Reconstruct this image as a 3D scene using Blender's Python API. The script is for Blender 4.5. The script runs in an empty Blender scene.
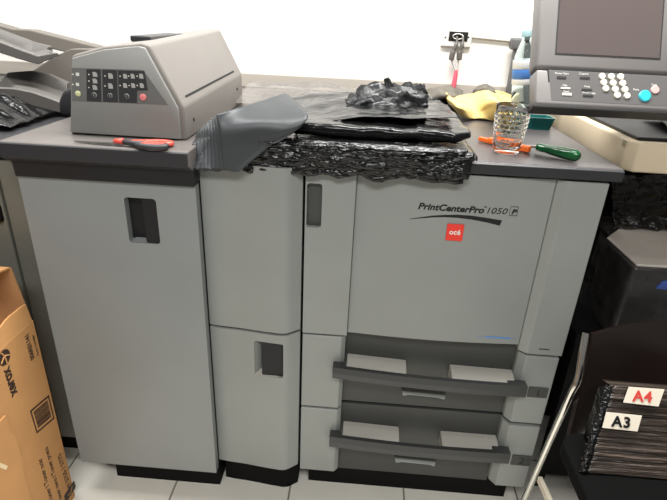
import bpy, bmesh, math, random
from mathutils import Vector, Matrix, noise
random.seed(7)
PI = math.pi
S = bpy.context.scene
COL = S.collection

# ------------------------------------------------------------------ camera
CP = Vector((0.115, -1.04478, 1.26884)); YAW, PIT, ROL, FPX = -0.04656, 0.43012, 0.04663, 510.0
cf = Vector((math.sin(YAW)*math.cos(PIT), math.cos(YAW)*math.cos(PIT), -math.sin(PIT)))
r0 = Vector((math.cos(YAW), -math.sin(YAW), 0)); u0 = r0.cross(cf)
cr = math.cos(ROL)*r0 + math.sin(ROL)*u0
cu = -math.sin(ROL)*r0 + math.cos(ROL)*u0
cam = bpy.data.objects.new('camera', bpy.data.cameras.new('camera')); COL.objects.link(cam)
M = Matrix.Identity(4)
for i in range(3):
    M[i][0] = cr[i]; M[i][1] = cu[i]; M[i][2] = -cf[i]; M[i][3] = CP[i]
cam.matrix_world = M
cam.data.sensor_fit = 'HORIZONTAL'; cam.data.sensor_width = 36; cam.data.lens = 36*FPX/667
cam.data.clip_start = 0.02
S.camera = cam
def ray(x, y): return cf + cr*((x-333.5)/FPX) - cu*((y-250)/FPX)
def FY(x, y, Y): d = ray(x, y); return CP + d*((Y-CP.y)/d.y)     # measured point on a front plane
def FZ(x, y, Z): d = ray(x, y); return CP + d*((Z-CP.z)/d.z)     # on a level plane
def FX(x, y, X): d = ray(x, y); return CP + d*((X-CP.x)/d.x)

# ------------------------------------------------------------------ materials
def lin(c):
    f = lambda v: v/12.92 if v <= .04045 else ((v+.055)/1.055)**2.4
    return tuple(f(v/255) for v in c)+(1,)
MATS = {}
def mat(name, rgb, rough=.5, metal=0, spec=.5, var=0.0, vscale=8, bump=0, bscale=200, stretch=None, trans=0, ior=1.45, alpha=1, emit=0, detail=4, coat=0, bdist=.01):
    m = bpy.data.materials.new(name); m.use_nodes = True
    nt = m.node_tree; N = nt.nodes; L = nt.links; b = N['Principled BSDF']
    c = lin(rgb); b.inputs['Base Color'].default_value = c
    b.inputs['Roughness'].default_value = rough; b.inputs['Metallic'].default_value = metal
    b.inputs['Specular IOR Level'].default_value = spec; b.inputs['Transmission Weight'].default_value = trans
    b.inputs['IOR'].default_value = ior; b.inputs['Alpha'].default_value = alpha
    b.inputs['Coat Weight'].default_value = coat
    if emit:
        b.inputs['Emission Color'].default_value = c; b.inputs['Emission Strength'].default_value = emit
    tc = N.new('ShaderNodeTexCoord'); mp = N.new('ShaderNodeMapping'); L.new(tc.outputs['Object'], mp.inputs['Vector'])
    if stretch: mp.inputs['Scale'].default_value = stretch
    if var:
        n = N.new('ShaderNodeTexNoise'); n.inputs['Scale'].default_value = vscale; n.inputs['Detail'].default_value = detail
        L.new(mp.outputs[0], n.inputs['Vector'])
        r = N.new('ShaderNodeValToRGB'); r.color_ramp.elements[0].position = .3; r.color_ramp.elements[1].position = .7
        r.color_ramp.elements[0].color = tuple(v*(1-var) for v in c[:3])+(1,)
        r.color_ramp.elements[1].color = tuple(min(1, v*(1+var)) for v in c[:3])+(1,)
        L.new(n.outputs['Fac'], r.inputs[0]); L.new(r.outputs[0], b.inputs['Base Color'])
    if bump:
        n2 = N.new('ShaderNodeTexNoise'); n2.inputs['Scale'].default_value = bscale; n2.inputs['Detail'].default_value = detail
        L.new(mp.outputs[0], n2.inputs['Vector'])
        bp = N.new('ShaderNodeBump'); bp.inputs['Strength'].default_value = bump; bp.inputs['Distance'].default_value = bdist
        L.new(n2.outputs['Fac'], bp.inputs['Height']); L.new(bp.outputs[0], b.inputs['Normal'])
    MATS[name] = m
    return m
def film(name, rgb, rough, fac):       # see-through plastic film
    m = bpy.data.materials.new(name); m.use_nodes = True
    nt = m.node_tree; N = nt.nodes; L = nt.links; b = N['Principled BSDF']
    b.inputs['Base Color'].default_value = lin(rgb); b.inputs['Roughness'].default_value = rough
    t = N.new('ShaderNodeBsdfTransparent'); mx = N.new('ShaderNodeMixShader'); mx.inputs[0].default_value = fac
    L.new(t.outputs[0], mx.inputs[1]); L.new(b.outputs[0], mx.inputs[2]); L.new(mx.outputs[0], N['Material Output'].inputs[0])
    tc = N.new('ShaderNodeTexCoord')
    n2 = N.new('ShaderNodeTexNoise'); n2.inputs['Scale'].default_value = 35; n2.inputs['Detail'].default_value = 5
    L.new(tc.outputs['Object'], n2.inputs['Vector'])
    bp = N.new('ShaderNodeBump'); bp.inputs['Strength'].default_value = .8; bp.inputs['Distance'].default_value = .01
    L.new(n2.outputs['Fac'], bp.inputs['Height']); L.new(bp.outputs[0], b.inputs['Normal'])
    return m

GREY = mat('cabinet_grey', (134, 138, 138), .38, var=.04, vscale=5, bump=.03, bscale=900)
GREY2 = mat('printer_grey', (140, 143, 140), .38, var=.04, vscale=5, bump=.03, bscale=900)
OLIVE = mat('side_grey', (112, 112, 104), .45, var=.05)
DARKREC = mat('drawer_dark_grey', (64, 65, 63), .45, var=.04)
CHAR = mat('charcoal_plastic', (46, 46, 49), .42, var=.05)
RECESS = mat('recess_black', (28, 28, 30), .5, spec=.3)
STRIP = mat('charcoal_with_shade', (32, 32, 34), .5, spec=.3)  # charcoal darkened to carry shade of the downturned strip and the side gap
BAR = mat('handle_charcoal', (56, 57, 57), .38)
PAD = mat('grip_grey', (172, 169, 161), .5)
TOP = mat('worktop_grey', (70, 66, 67), .33, var=.06, vscale=12, bump=.02, bscale=500)
TOPL = mat('worktop_light_grey', (100, 95, 92), .36, var=.06, vscale=12, bump=.02, bscale=500)
BLACK = mat('black_plastic', (10, 10, 11), .7, spec=.2)
SEAM = mat('seam_black', (12, 12, 12), .7)
FEED = mat('feeder_grey', (124, 119, 114), .5, var=.03)
FEEDF = mat('feeder_front_grey', (136, 136, 133), .5, var=.03)
PANELG = mat('panel_mid_grey', (108, 109, 108), .45)
KEYD = mat('key_strip_dark', (52, 53, 55), .45)
WHITE = mat('white_print', (228, 226, 220), .5)
TRAY = mat('tray_grey', (96, 93, 90), .5, var=.05)
BEIGE = mat('guide_beige', (116, 110, 103), .5)
FILM = mat('black_film', (15, 15, 16), .17, spec=.3, bump=.6, bscale=22, stretch=(1, 1.6, 1.6), detail=3, bdist=.006)
FILMC = mat('black_film_creased', (14, 14, 15), .15, spec=.55, bump=.9, bscale=55, stretch=(.6, 2, 2), detail=3, bdist=.006)
TWIST = mat('twisted_film', (30, 31, 32), .33, spec=.4, bump=.5, bscale=40, detail=3, bdist=.006)
SHEAF = mat('grey_film', (58, 61, 63), .42, spec=.4, bump=.10, bscale=14, detail=3)
CLEAR = film('clear_film', (136, 131, 126), .2, .36)
WRAP = film('wrap_film', (120, 116, 112), .1, .06)
CARD = mat('cardboard', (190, 140, 88), .75, var=.06, vscale=9, bump=.06, bscale=120)
CARDIN = mat('cardboard_inside', (176, 132, 88), .8, var=.08)
INK = mat('ink_brown_black', (52, 36, 28), .6)
BLK = mat('ink_black', (16, 16, 17), .5)
REDM = mat('red_badge', (232, 58, 46), .45)
CHROME = mat('chrome', (215, 212, 205), .16, metal=1)
SHELL = mat('dark_brown_shell', (30, 22, 20), .26, spec=.6, coat=.3)
CREAM = mat('cream_plastic', (204, 188, 162), .5)
CONS = mat('console_grey', (116, 112, 110), .42)
CONSL = mat('console_panel_grey', (92, 90, 89), .42)
CONSD = mat('console_edge_dark', (52, 51, 51), .45)
GLASS = mat('glass', (252, 253, 250), .02, trans=1, ior=1.22)
PET = mat('bottle_plastic', (222, 240, 238), .06, trans=1, ior=1.12)
GREEN = mat('green_handle', (12, 82, 42), .15, coat=.6)
STEEL = mat('steel', (190, 188, 184), .25, metal=1)
ORANGE = mat('orange_plastic', (240, 108, 38), .45)
TEAL = mat('teal_plastic', (38, 118, 116), .15, trans=.45, ior=1.3)
YELL = mat('yellow_cloth', (204, 180, 116), .85, var=.16, vscale=22, bump=.2, bscale=90)
GREYC = mat('grey_cloth', (98, 93, 84), .85, var=.1, vscale=20)
SCR = mat('scissor_red', (218, 84, 70), .4)
SCD = mat('scissor_grey', (54, 54, 57), .45)

# ------------------------------------------------------------------ mesh helpers
ROOTM = {}
def nb(): return bmesh.new()
def bev(bm, geom, w, seg=2):
    if w > 0:
        es = [e for e in geom if isinstance(e, bmesh.types.BMEdge)]
        bmesh.ops.bevel(bm, geom=es, offset=w, segments=seg, profile=.5, affect='EDGES', clamp_overlap=True)
def prism(bm, pts, axis, a0, a1, b=0, seg=2):
    """polygon of 2D points extruded along an axis ('x': (y,z), 'y': (x,z), 'z': (x,y))"""
    def P(p, a): return (a, p[0], p[1]) if axis == 'x' else (p[0], a, p[1]) if axis == 'y' else (p[0], p[1], a)
    v0 = [bm.verts.new(P(p, a0)) for p in pts]; v1 = [bm.verts.new(P(p, a1)) for p in pts]
    fs = [bm.faces.new(v0), bm.faces.new(v1[::-1])]
    n = len(pts)
    for i in range(n): fs.append(bm.faces.new((v0[i], v1[i], v1[(i+1) % n], v0[(i+1) % n])))
    es = {e for f in fs for e in f.edges}
    bmesh.ops.recalc_face_normals(bm, faces=fs)
    if b: bev(bm, list(es), b, seg)
def box(bm, x0, x1, y0, y1, z0, z1, b=0, seg=2):
    prism(bm, [(x0, z0), (x1, z0), (x1, z1), (x0, z1)], 'y', y0, y1, b, seg)
def poly3(bm, pts, d, b=0):
    """3D polygon given real thickness: extruded by the vector d"""
    d = Vector(d); v0 = [bm.verts.new(Vector(p)) for p in pts]; v1 = [bm.verts.new(Vector(p)+d) for p in pts]
    n = len(pts); fs = [bm.faces.new(v0), bm.faces.new(v1[::-1])]
    for i in range(n): fs.append(bm.faces.new((v0[i], v1[i], v1[(i+1) % n], v0[(i+1) % n])))
    es = {e for f in fs for e in f.edges}
    bmesh.ops.recalc_face_normals(bm, faces=fs)
    if b: bev(bm, list(es), b)
def rrect(x0, x1, z0, z1, r, n=5):
    out = []
    for cx, cz, a0 in ((x1-r, z1-r, 0), (x0+r, z1-r, 90), (x0+r, z0+r, 180), (x1-r, z0+r, 270)):
        for k in range(n+1):
            a = math.radians(a0+90*k/n); out.append((cx+r*math.cos(a), cz+r*math.sin(a)))
    return out
def hole_panel(bm, x0, x1, z0, z1, hole, y0, y1, cuts=0, curve=None):
    """front panel in XZ with one opening, y0 (front) to y1"""
    def loop(pts):
        vs = [bm.verts.new((p[0], y0, p[1])) for p in pts]
        return [bm.edges.new((vs[i], vs[(i+1) % len(vs)])) for i in range(len(vs))]
    e1 = loop([(x1, z1), (x0, z1), (x0, z0), (x1, z0)]); e2 = loop(hole)
    r = bmesh.ops.triangle_fill(bm, use_beauty=True, use_dissolve=False, edges=e1+e2)
    fs = [g for g in r['geom'] if isinstance(g, bmesh.types.BMFace)]
    hx = sum(p[0] for p in hole)/len(hole); hz = sum(p[1] for p in hole)/len(hole)
    hs = {(round(p[0], 6), round(p[1], 6)) for p in hole}
    kill = [f for f in fs if all((round(v.co.x, 6), round(v.co.z, 6)) in hs for v in f.verts)]
    if kill: bmesh.ops.delete(bm, geom=kill, context='FACES')
    for k in range(1, cuts):
        x = x0+(x1-x0)*k/cuts
        bmesh.ops.bisect_plane(bm, geom=bm.verts[:]+bm.edges[:]+bm.faces[:], plane_co=(x, 0, 0), plane_no=(1, 0, 0), dist=1e-6)
    fs = bm.faces[:]
    r = bmesh.ops.extrude_face_region(bm, geom=fs)
    for g in r['geom']:
        if isinstance(g, bmesh.types.BMVert): g.co.y = y1
    bmesh.ops.recalc_face_normals(bm, faces=bm.faces[:])
    if curve:
        for v in bm.verts: v.co.y += curve(v.co.x)
def tube(bm, pts, r, n=10, caps=True):
    pts = [Vector(p) for p in pts]; rs = r if isinstance(r, (list, tuple)) else [r]*len(pts)
    rings = []; nrm = None
    for i, p in enumerate(pts):
        t = (pts[min(i+1, len(pts)-1)]-pts[max(i-1, 0)]).normalized()
        if nrm is None:
            nrm = t.orthogonal().normalized()
        else:
            nrm = (nrm - t*nrm.dot(t)).normalized()
        bn = t.cross(nrm)
        rings.append([bm.verts.new(p+(nrm*math.cos(2*PI*k/n)+bn*math.sin(2*PI*k/n))*rs[i]) for k in range(n)])
    fs = []
    for a, b in zip(rings, rings[1:]):
        for k in range(n): fs.append(bm.faces.new((a[k], a[(k+1) % n], b[(k+1) % n], b[k])))
    if caps: fs.append(bm.faces.new(rings[0][::-1])); fs.append(bm.faces.new(rings[-1]))
    bmesh.ops.recalc_face_normals(bm, faces=fs)
def smooth_path(pts, k=6):
    pts = [Vector(p) for p in pts]; out = []
    for i in range(len(pts)-1):
        p0, p1, p2, p3 = pts[max(i-1, 0)], pts[i], pts[i+1], pts[min(i+2, len(pts)-1)]
        for j in range(k):
            t = j/k
            out.append(.5*((2*p1)+(-p0+p2)*t+(2*p0-5*p1+4*p2-p3)*t*t+(-p0+3*p1-3*p2+p3)*t**3))
    return out+[pts[-1]]
def lathe(bm, prof, n, c=(0, 0, 0), mtx=None, disp=None):
    rings = []
    for (r, z) in prof:
        ring = []
        for k in range(n):
            a = 2*PI*k/n; rr = r+(disp(a, z, r) if disp else 0)
            v = Vector((rr*math.cos(a), rr*math.sin(a), z))
            ring.append(bm.verts.new((mtx @ v if mtx else v)+Vector(c)))
        rings.append(ring)
    fs = []
    for a, b in zip(rings, rings[1:]):
        for k in range(n): fs.append(bm.faces.new((a[k], a[(k+1) % n], b[(k+1) % n], b[k])))
    fs.append(bm.faces.new(rings[0][::-1])); fs.append(bm.faces.new(rings[-1]))
    bmesh.ops.recalc_face_normals(bm, faces=fs)
def slab(bm, fn, nu, nv, th):
    """a sheet with real thickness: fn(u,v) gives its upper side, th may be a function"""
    T = [[Vector(fn(i/nu, j/nv)) for j in range(nv+1)] for i in range(nu+1)]
    top = []; bot = []
    for i in range(nu+1):
        ra = []; rb = []
        for j in range(nv+1):
            du = T[min(i+1, nu)][j]-T[max(i-1, 0)][j]; dv = T[i][min(j+1, nv)]-T[i][max(j-1, 0)]
            nn = du.cross(dv)
            nn = nn.normalized() if nn.length > 1e-12 else Vector((0, 0, 1))
            ra.append(bm.verts.new(T[i][j])); rb.append(bm.verts.new(T[i][j]-nn*th))
        top.append(ra); bot.append(rb)
    fs = []
    for i in range(nu):
        for j in range(nv):
            fs.append(bm.faces.new((top[i][j], top[i+1][j], top[i+1][j+1], top[i][j+1])))
            fs.append(bm.faces.new((bot[i][j], bot[i][j+1], bot[i+1][j+1], bot[i+1][j])))
    for i in range(nu):
        for j in (0, nv): fs.append(bm.faces.new((top[i][j], top[i+1][j], bot[i+1][j], bot[i][j])))
    for j in range(nv):
        for i in (0, nu): fs.append(bm.faces.new((top[i][j], top[i][j+1], bot[i][j+1], bot[i][j])))
    bmesh.ops.recalc_face_normals(bm, faces=fs)
def bil(A, B, C_, D, u, v):            # bilinear patch: A u0v0, B u1v0, C u1v1, D u0v1
    return A*(1-u)*(1-v)+B*u*(1-v)+C_*u*v+D*(1-u)*v
def crv(P, t):
    n = len(P)-1; s = min(n-1e-6, t*n); i = int(s); f_ = s-i
    p0, p1, p2, p3 = P[max(i-1, 0)], P[i], P[i+1], P[min(i+2, n)]
    return .5*((2*p1)+(-p0+p2)*f_+(2*p0-5*p1+4*p2-p3)*f_*f_+(-p0+3*p1-3*p2+p3)*f_**3)
def nz(p, s, seed=0): return noise.noise(Vector(p)*s+Vector((seed*7.3, seed*3.1, seed*5.7)))

def obj(name, bm, m, parent=None, smooth=None, sub=0):
    if parent is not None and parent in ROOTM: bm.transform(ROOTM[parent].inverted())
    me = bpy.data.meshes.new(name); bm.to_mesh(me); bm.free()
    me.materials.append(m)
    o = bpy.data.objects.new(name, me); COL.objects.link(o)
    if parent is not None:
        o.parent = parent; ROOTM[o] = ROOTM[parent]
    else: ROOTM[o] = Matrix.Identity(4)
    if smooth is not None:
        for p in me.polygons: p.use_smooth = True
        if smooth < 180:
            b2 = bmesh.new(); b2.from_mesh(me)
            for e in b2.edges:
                if len(e.link_faces) == 2 and e.calc_face_angle(0) > math.radians(smooth): e.smooth = False
            b2.to_mesh(me); b2.free()
    if sub:
        md = o.modifiers.new('subsurf', 'SUBSURF'); md.levels = sub; md.render_levels = sub
    return o
def thing(name, label, cat, loc=(0, 0, 0), mtx=None, group=None):
    o = bpy.data.objects.new(name, None); COL.objects.link(o); o.empty_display_size = .05
    mw = mtx if mtx else Matrix.Translation(loc)
    o.matrix_world = mw; ROOTM[o] = mw
    return tag(o, label, cat, group)
def tag(o, label, cat, group=None):
    o['label'] = label; o['category'] = cat
    if group: o['group'] = group
    return o
def struct(o): o['kind'] = 'structure'; return o
def recentre(o):                         # put a one-mesh thing's origin at its base
    vs = [v.co.copy() for v in o.data.vertices]
    c = Vector((sum(v.x for v in vs)/len(vs), sum(v.y for v in vs)/len(vs), min(v.z for v in vs)))
    o.data.transform(Matrix.Translation(-c)); o.location = c
    return o
def text_bm(s, size, shear=0, weight=0, depth=.0004, align='LEFT', spacing=1):
    cu_ = bpy.data.curves.new('lettering', 'FONT'); cu_.body = s; cu_.size = size; cu_.shear = shear
    cu_.offset = weight; cu_.extrude = depth; cu_.align_x = align; cu_.space_character = spacing; cu_.resolution_u = 3
    o = bpy.data.objects.new('lettering', cu_); COL.objects.link(o)
    dg = bpy.context.evaluated_depsgraph_get()
    me = bpy.data.meshes.new_from_object(o.evaluated_get(dg))
    bm = bmesh.new(); bm.from_mesh(me)
    bpy.data.objects.remove(o); bpy.data.curves.remove(cu_); bpy.data.meshes.remove(me)
    return bm
def frame(o, ex, ey):                    # matrix whose X runs along ex and Y along ey
    ex = Vector(ex).normalized(); ey = (Vector(ey)-ex*Vector(ey).dot(ex)).normalized(); ez = ex.cross(ey)
    m = Matrix.Identity(4)
    for i in range(3): m[i][0] = ex[i]; m[i][1] = ey[i]; m[i][2] = ez[i]; m[i][3] = o[i]
    return m
def text_on(s, size, m, **k):
    bm = text_bm(s, size, **k); bm.transform(m); return bm
def merge(bm, other):
    me = bpy.data.meshes.new('tmp'); other.to_mesh(me); other.free(); bm.from_mesh(me); bpy.data.meshes.remove(me)

# ------------------------------------------------------------------ setting
FLOORM = bpy.data.materials.new('floor_tile'); FLOORM.use_nodes = True
nt = FLOORM.node_tree; N = nt.nodes; L = nt.links; b_ = N['Principled BSDF']
tc = N.new('ShaderNodeTexCoord'); mp = N.new('ShaderNodeMapping'); mp.inputs['Location'].default_value = (.03+.0, .13, 0)
br = N.new('ShaderNodeTexBrick'); br.offset = 0; br.squash = 1
br.inputs['Scale'].default_value = 1; br.inputs['Brick Width'].default_value = .335; br.inputs['Row Height'].default_value = .335
br.inputs['Mortar Size'].default_value = .0028; br.inputs['Mortar Smooth'].default_value = .1
br.inputs['Color1'].default_value = lin((236, 233, 222)); br.inputs['Color2'].default_value = lin((230, 227, 216)); br.inputs['Mortar'].default_value = lin((138, 134, 124))
ns = N.new('ShaderNodeTexNoise'); ns.inputs['Scale'].default_value = 9; ns.inputs['Detail'].default_value = 6
mx = N.new('ShaderNodeMixRGB'); mx.blend_type = 'MULTIPLY'; mx.inputs[0].default_value = .18
L.new(tc.outputs['Object'], mp.inputs[0]); L.new(mp.outputs[0], br.inputs['Vector']); L.new(tc.outputs['Object'], ns.inputs['Vector'])
L.new(br.outputs['Color'], mx.inputs[1]); L.new(ns.outputs['Fac'], mx.inputs[2]); L.new(mx.outputs[0], b_.inputs['Base Color'])
b_.inputs['Roughness'].default_value = .3
WALL = mat('wall_paint', (240, 238, 233), .8, var=.015, bump=.04, bscale=150)
TRIM = mat('trim_beige', (176, 168, 158), .6)
bm = nb(); box(bm, -2.6, 2.6, -3.0, 1.12, -.05, 0); struct(obj('floor', bm, FLOORM))
YW = 1.0
bm = nb(); box(bm, -2.6, 2.6, YW, YW+.1, 0, 2.8); struct(obj('wall_back', bm, WALL))
bm = nb(); box(bm, -2.6, 2.6, YW-.018, YW, 1.004, 1.056, .003); struct(obj('trim_1', bm, TRIM))

# ------------------------------------------------------------------ stacker at far left
st = thing('stacker_cabinet', 'olive grey stacker cabinet with output trays on top, behind the cardboard box', 'cabinet', (-.95, .45, 0))
XR = -.66
bm = nb(); box(bm, -1.35, XR, .075, .92, .09, .955, .004); obj('body', bm, OLIVE, st)
bm = nb(); box(bm, -1.34, -.73, .052, .075, .09, .935, .004); obj('door', bm, OLIVE, st)
bm = nb(); box(bm, -.726, XR, .056, .075, .09, .935, .004); obj('side_panel', bm, OLIVE, st)
bm = nb(); prism(bm, rrect(-.80, -.735, .782, .828, .008), 'y', .044, .0521); obj('handle_recess', bm, BLACK, st)
bm = nb(); box(bm, -1.36, XR-.002, .03, .93, .955, .985, .006); obj('top_cover', bm, CHAR, st)
bm = nb(); box(bm, -1.3, XR-.03, .1, .88, 0, .09); obj('base', bm, BLACK, st)
def tray(sts, yf, yb, name):
    secs = []
    for (x, yt, ybm_, xb_, ybk) in sts:
        a = FY(x, yt, yf); b = FY(x, ybm_, yf); k = FY(xb_, ybk, yb)
        fl = min(a.z, k.z)-.008
        secs.append([b, a, a+Vector((0, .018, 0)), Vector((a.x, yf+.03, fl)), Vector((k.x, yb-.03, fl+.002)), k-Vector((0, .018, 0)), k, Vector((k.x, yb, min(b.z, fl-.004)))])
    bm = nb(); R_ = [[bm.verts.new(v) for v in s] for s in secs]
    n = len(R_[0])
    for a, b in zip(R_, R_[1:]):
        for k in range(n): bm.faces.new((a[k], a[(k+1) % n], b[(k+1) % n], b[k]))
    bm.faces.new(R_[0]); bm.faces.new(R_[-1][::-1])
    bmesh.ops.recalc_face_normals(bm, faces=bm.faces[:])
    bev(bm, bm.edges[:], .002, 1)
    return obj(name, bm, TRAY, st, 35)
tray([(-40, 28, 40, -36, 14), (0, 42, 53, 4, 30), (20, 49.5, 59.5, 20, 36), (38, 56, 64.5, 36, 42), (54, 53, 58, 52, 46)], .42, .66, 'output_tray')
tray([(-40, 84, 94, -36, 82), (0, 88, 97, 2, 85), (14, 88.5, 97, 11, 72), (32, 92, 106, 34, 70.5), (52, 99, 111, 52, 74), (70, 106, 115, 70, 82)], .32, .60, 'output_tray')
gp = [FY(29, 73, .74), FY(53, 57, .74), FY(70, 49, .74), FY(97, 49, .74), FY(110, 70, .74), FY(70, 92, .74)]
bm = nb(); poly3(bm, gp, (0, .05, 0), .003); obj('guide_panel', bm, BEIGE, st)
gp = [FY(-20, 20, .80), FY(12, 29, .80), FY(30, 30, .80), FY(98, 47, .80), FY(98, 60, .80), FY(30, 44, .80), FY(-20, 34, .80)]
bm = nb(); poly3(bm, gp, (0, .06, 0), .004); obj('rear_rail', bm, BEIGE, st)
bm = nb(); box(bm, -.84, -.74, .7, .9, .985, 1.03, .01); obj('tray_support', bm, CHAR, st)

# crumpled dark bag lying on the stacker
def crumple(fn0, nu, nv, amp, sc, seed, th=.002):
    def f(u, v):
        p = Vector(fn0(u, v)); e = min(1, 6*min(u, 1-u, v, 1-v)+.25)
        q = Vector((u*3, v*3, seed))
        d = (noise.noise(q*sc)+.5*abs(noise.noise(q*sc*2.3)))*amp*e
        p.z += d; p.x += .35*amp*noise.noise(q*sc*1.7+Vector((9, 1, 4))); p.y += .35*amp*noise.noise(q*sc*1.6+Vector((3, 8, 1)))
        return p
    bm = nb(); slab(bm, f, nu, nv, th); return bm
A, B, C2, D = Vector((-1.0, .12, .998)), Vector((-.72, .12, .998)), Vector((-.72, .33, .998)), Vector((-1.0, .33, .998))
bm = crumple(lambda u, v: bil(A, B, C2, D, u, v)+Vector((0, 0, .055*math.sin(PI*u)*math.sin(PI*v))), 34, 26, .022, 1.3, 2)
tag(recentre(obj('plastic_bag', bm, FILM, None, 180)), 'small crumpled black bag lying under the output trays at the far left', 'plastic bag')
# rounded grey cover beside the feeder
bm = nb()
pr_ = [(-.655, 1.0105), (-.652, 1.045), (-.635, 1.072), (-.60, 1.085), (-.545, 1.088), (-.545, 1.0105)]
prism(bm, pr_, 'y', .22, .5, .012, 3)
tag(recentre(obj('plastic_cover', bm, CHAR, None, 40)), 'rounded dark grey cover between the stacker trays and the button console', 'cover')

# ------------------------------------------------------------------ left finisher cabinet
fc = thing('finisher_cabinet', 'tall grey cabinet with one plain door and charcoal top, left of the printer', 'cabinet', (-.42, .4, 0))
XL0, XL1, YF = -.612, -.2278, -.038
bm = nb(); box(bm, XL0+.004, XL1-.002, YF+.022, .92, .10, .935, .003); obj('body', bm, STRIP, fc)  # body coloured dark for the shaded gap beside the next unit
hl = rrect(-.386, -.316, .792, .898, .008)
bm = nb(); hole_panel(bm, XL0, XL1, .104, .932, hl, YF, YF+.022); dr = obj('door', bm, GREY, fc)
bm = nb(); prism(bm, [(-.392, .788), (-.31, .788), (-.31, .902), (-.392, .902)], 'y', YF+.0205, YF+.0215); obj('recess_back', bm, RECESS, dr)
bm = nb(); prism(bm, rrect(-.348, -.3165, .7925, .8975, .005), 'y', YF+.003, YF+.0205); obj('handle', bm, STRIP, dr)
bm = nb(); prism(bm, [(YF+.001, .7925), (YF+.0205, .7925), (YF+.0205, .797)], 'x', -.380, -.349); obj('recess_floor', bm, GREY, dr)
bm = nb(); prism(bm, [(YF-.004, .932), (YF-.006, .968), (YF-.022, .978), (YF-.022, 1.006), (YF-.018, 1.01), (.93, 1.01), (.93, .932)], 'x', -.622, -.2308, .002, 1)
for v in bm.verts:
    if v.co.z < .97 and v.co.x < -.5 : v.co.x += .009*(.97-v.co.z)/.038
obj('worktop', bm, TOPL, fc)
bm = nb(); prism(bm, [(YF-.0075, .966), (YF-.0235, .9765), (YF-.0235, 1.0055), (YF-.0215, 1.0075), (YF-.0215, .9775), (YF-.006, .967)], 'x', -.6215, -.232); obj('worktop_edge', bm, CHAR, fc)
bm = nb(); prism(bm, [(YF-.0065, .9325), (YF-.0085, .967), (YF+.02, .967), (YF+.02, .9325)], 'x', -.6115, -.2285); obj('front_strip', bm, STRIP, fc)  # shade of the down-facing strip is put into its darker colour
bm = nb(); box(bm, -.545, -.236, .012, .88, .0, .10); obj('base', bm, BLACK, fc)
for (x, y) in ((-.58, .06), (-.58, .8)):
    bm = nb()
    lathe(bm, [(.012, -.012), (.024, -.011), (.025, 0), (.024, .011), (.012, .012)], 20, (x, y, .0255), Matrix.Rotation(PI/2, 3, 'Y'))
    box(bm, x-.018, x+.018, y-.015, y+.015, .05, .1)
    obj('caster', bm, BLACK, fc)

# ------------------------------------------------------------------ button console (feeder) on the left cabinet
Y0, Y1 = .035, .57
cs = thing('cover_feeder', 'grey sheet feeder with slanted top and rows of buttons, on the left cabinet', 'sheet feeder', (-.4, .3, 1.01))
ZB = 1.0102
def cz(x, y): p = FY(x, y, Y0); return (p.x, p.z)
foot = [cz(70, 135)[0], cz(187, 140)[0]]
front = [(foot[0], ZB), (foot[1], ZB), cz(184, 107), cz(150, 45), cz(141, 42.5), cz(104, 46), cz(72, 55), (cz(70, 60)[0], cz(70, 60)[1])]
bm = nb(); prism(bm, front, 'y', Y0, Y1, .006, 3)
for v in bm.verts:
    if v.co.y > .4 and v.co.z > ZB+.04: v.co.z += .016
obj('housing', bm, FEED, cs, 40)
def shrink(pts, k):
    cx = sum(p[0] for p in pts)/len(pts); cy = sum(p[1] for p in pts)/len(pts)
    return [(cx+(p[0]-cx)*k, cy+(p[1]-cy)*k) for p in pts]
ff = [(foot[0]+.004, ZB+.004), cz(182, 139), cz(179, 108), cz(146, 47.5), cz(139, 46), cz(104, 49.5), cz(73, 58)]
bm = nb(); prism(bm, ff, 'y', Y0-.006, Y0+.001, .003); obj('front_cover', bm, FEEDF, cs, 40)
pn = [cz(73.5, 67.5), cz(144.5, 69.8), cz(169, 104), cz(73.8, 100)]
bm = nb(); prism(bm, pn, 'y', Y0-.0075, Y0-.0055); kp = obj('button_panel', bm, PANELG, cs)
yk = Y0-.0075
def strip(pl):
    bm = nb(); prism(bm, [cz(*p) for p in pl], 'y', yk-.001, yk+.0005); obj('button_strip', bm, KEYD, kp)
strip([(88.5, 68.8), (102.3, 69.2), (103.2, 101), (88.8, 100.4)])
strip([(104.2, 69.3), (118.5, 69.8), (119.5, 101.6), (104.9, 101)])
strip([(119.8, 70), (146, 70.8), (149.5, 89.8), (138.5, 90), (138.5, 102.3), (120.8, 101.7)])
def disc(x, y, r, m, name, par, yy=yk-.001, h=.002):
    p = cz(x, y); bm = nb(); lathe(bm, [(r, 0), (r, h*.7), (r*.85, h)], 20, (p[0], yy, p[1]), Matrix.Rotation(PI/2, 3, 'X')); return obj(name, bm, m, par, 40)
KW = mat('key_grey', (150, 150, 148), .5)
for x, y in ((96.4, 94.3), (112, 95), (128.7, 95.6)):
    d_ = disc(x, y, .0052, KW, 'button', kp)
    p = cz(x, y); bm = nb(); lathe(bm, [(.0042, 0), (.0042, .0006)], 18, (p[0], yk-.003, p[1]), Matrix.Rotation(PI/2, 3, 'X')); dd = obj('button_face', bm, KEYD, kp)
    bm = nb(); box(bm, p[0]-.0007, p[0]+.0007, yk-.0041, yk-.0035, p[1]-.0022, p[1]+.0022); obj('button_mark', bm, KW, kp)
disc(80.3, 93, .0058, mat('key_yellow', (206, 208, 160), .4), 'button', kp)
disc(144.8, 96.6, .0070, mat('key_pink', (226, 132, 132), .4), 'button', kp)
ICON = mat('icon_grey', (170, 170, 168), .5)
def ricon(x, y, w, h):
    bm = nb(); p = cz(x, y); prism(bm, [(p[0]-w, p[1]-h), (p[0]+w, p[1]-h), (p[0]+w, p[1]+h*.4), (p[0]+w*.4, p[1]+h), (p[0]-w, p[1]+h)], 'y', yk-.0016, yk-.0008); obj('icon', bm, ICON, kp)
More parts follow.
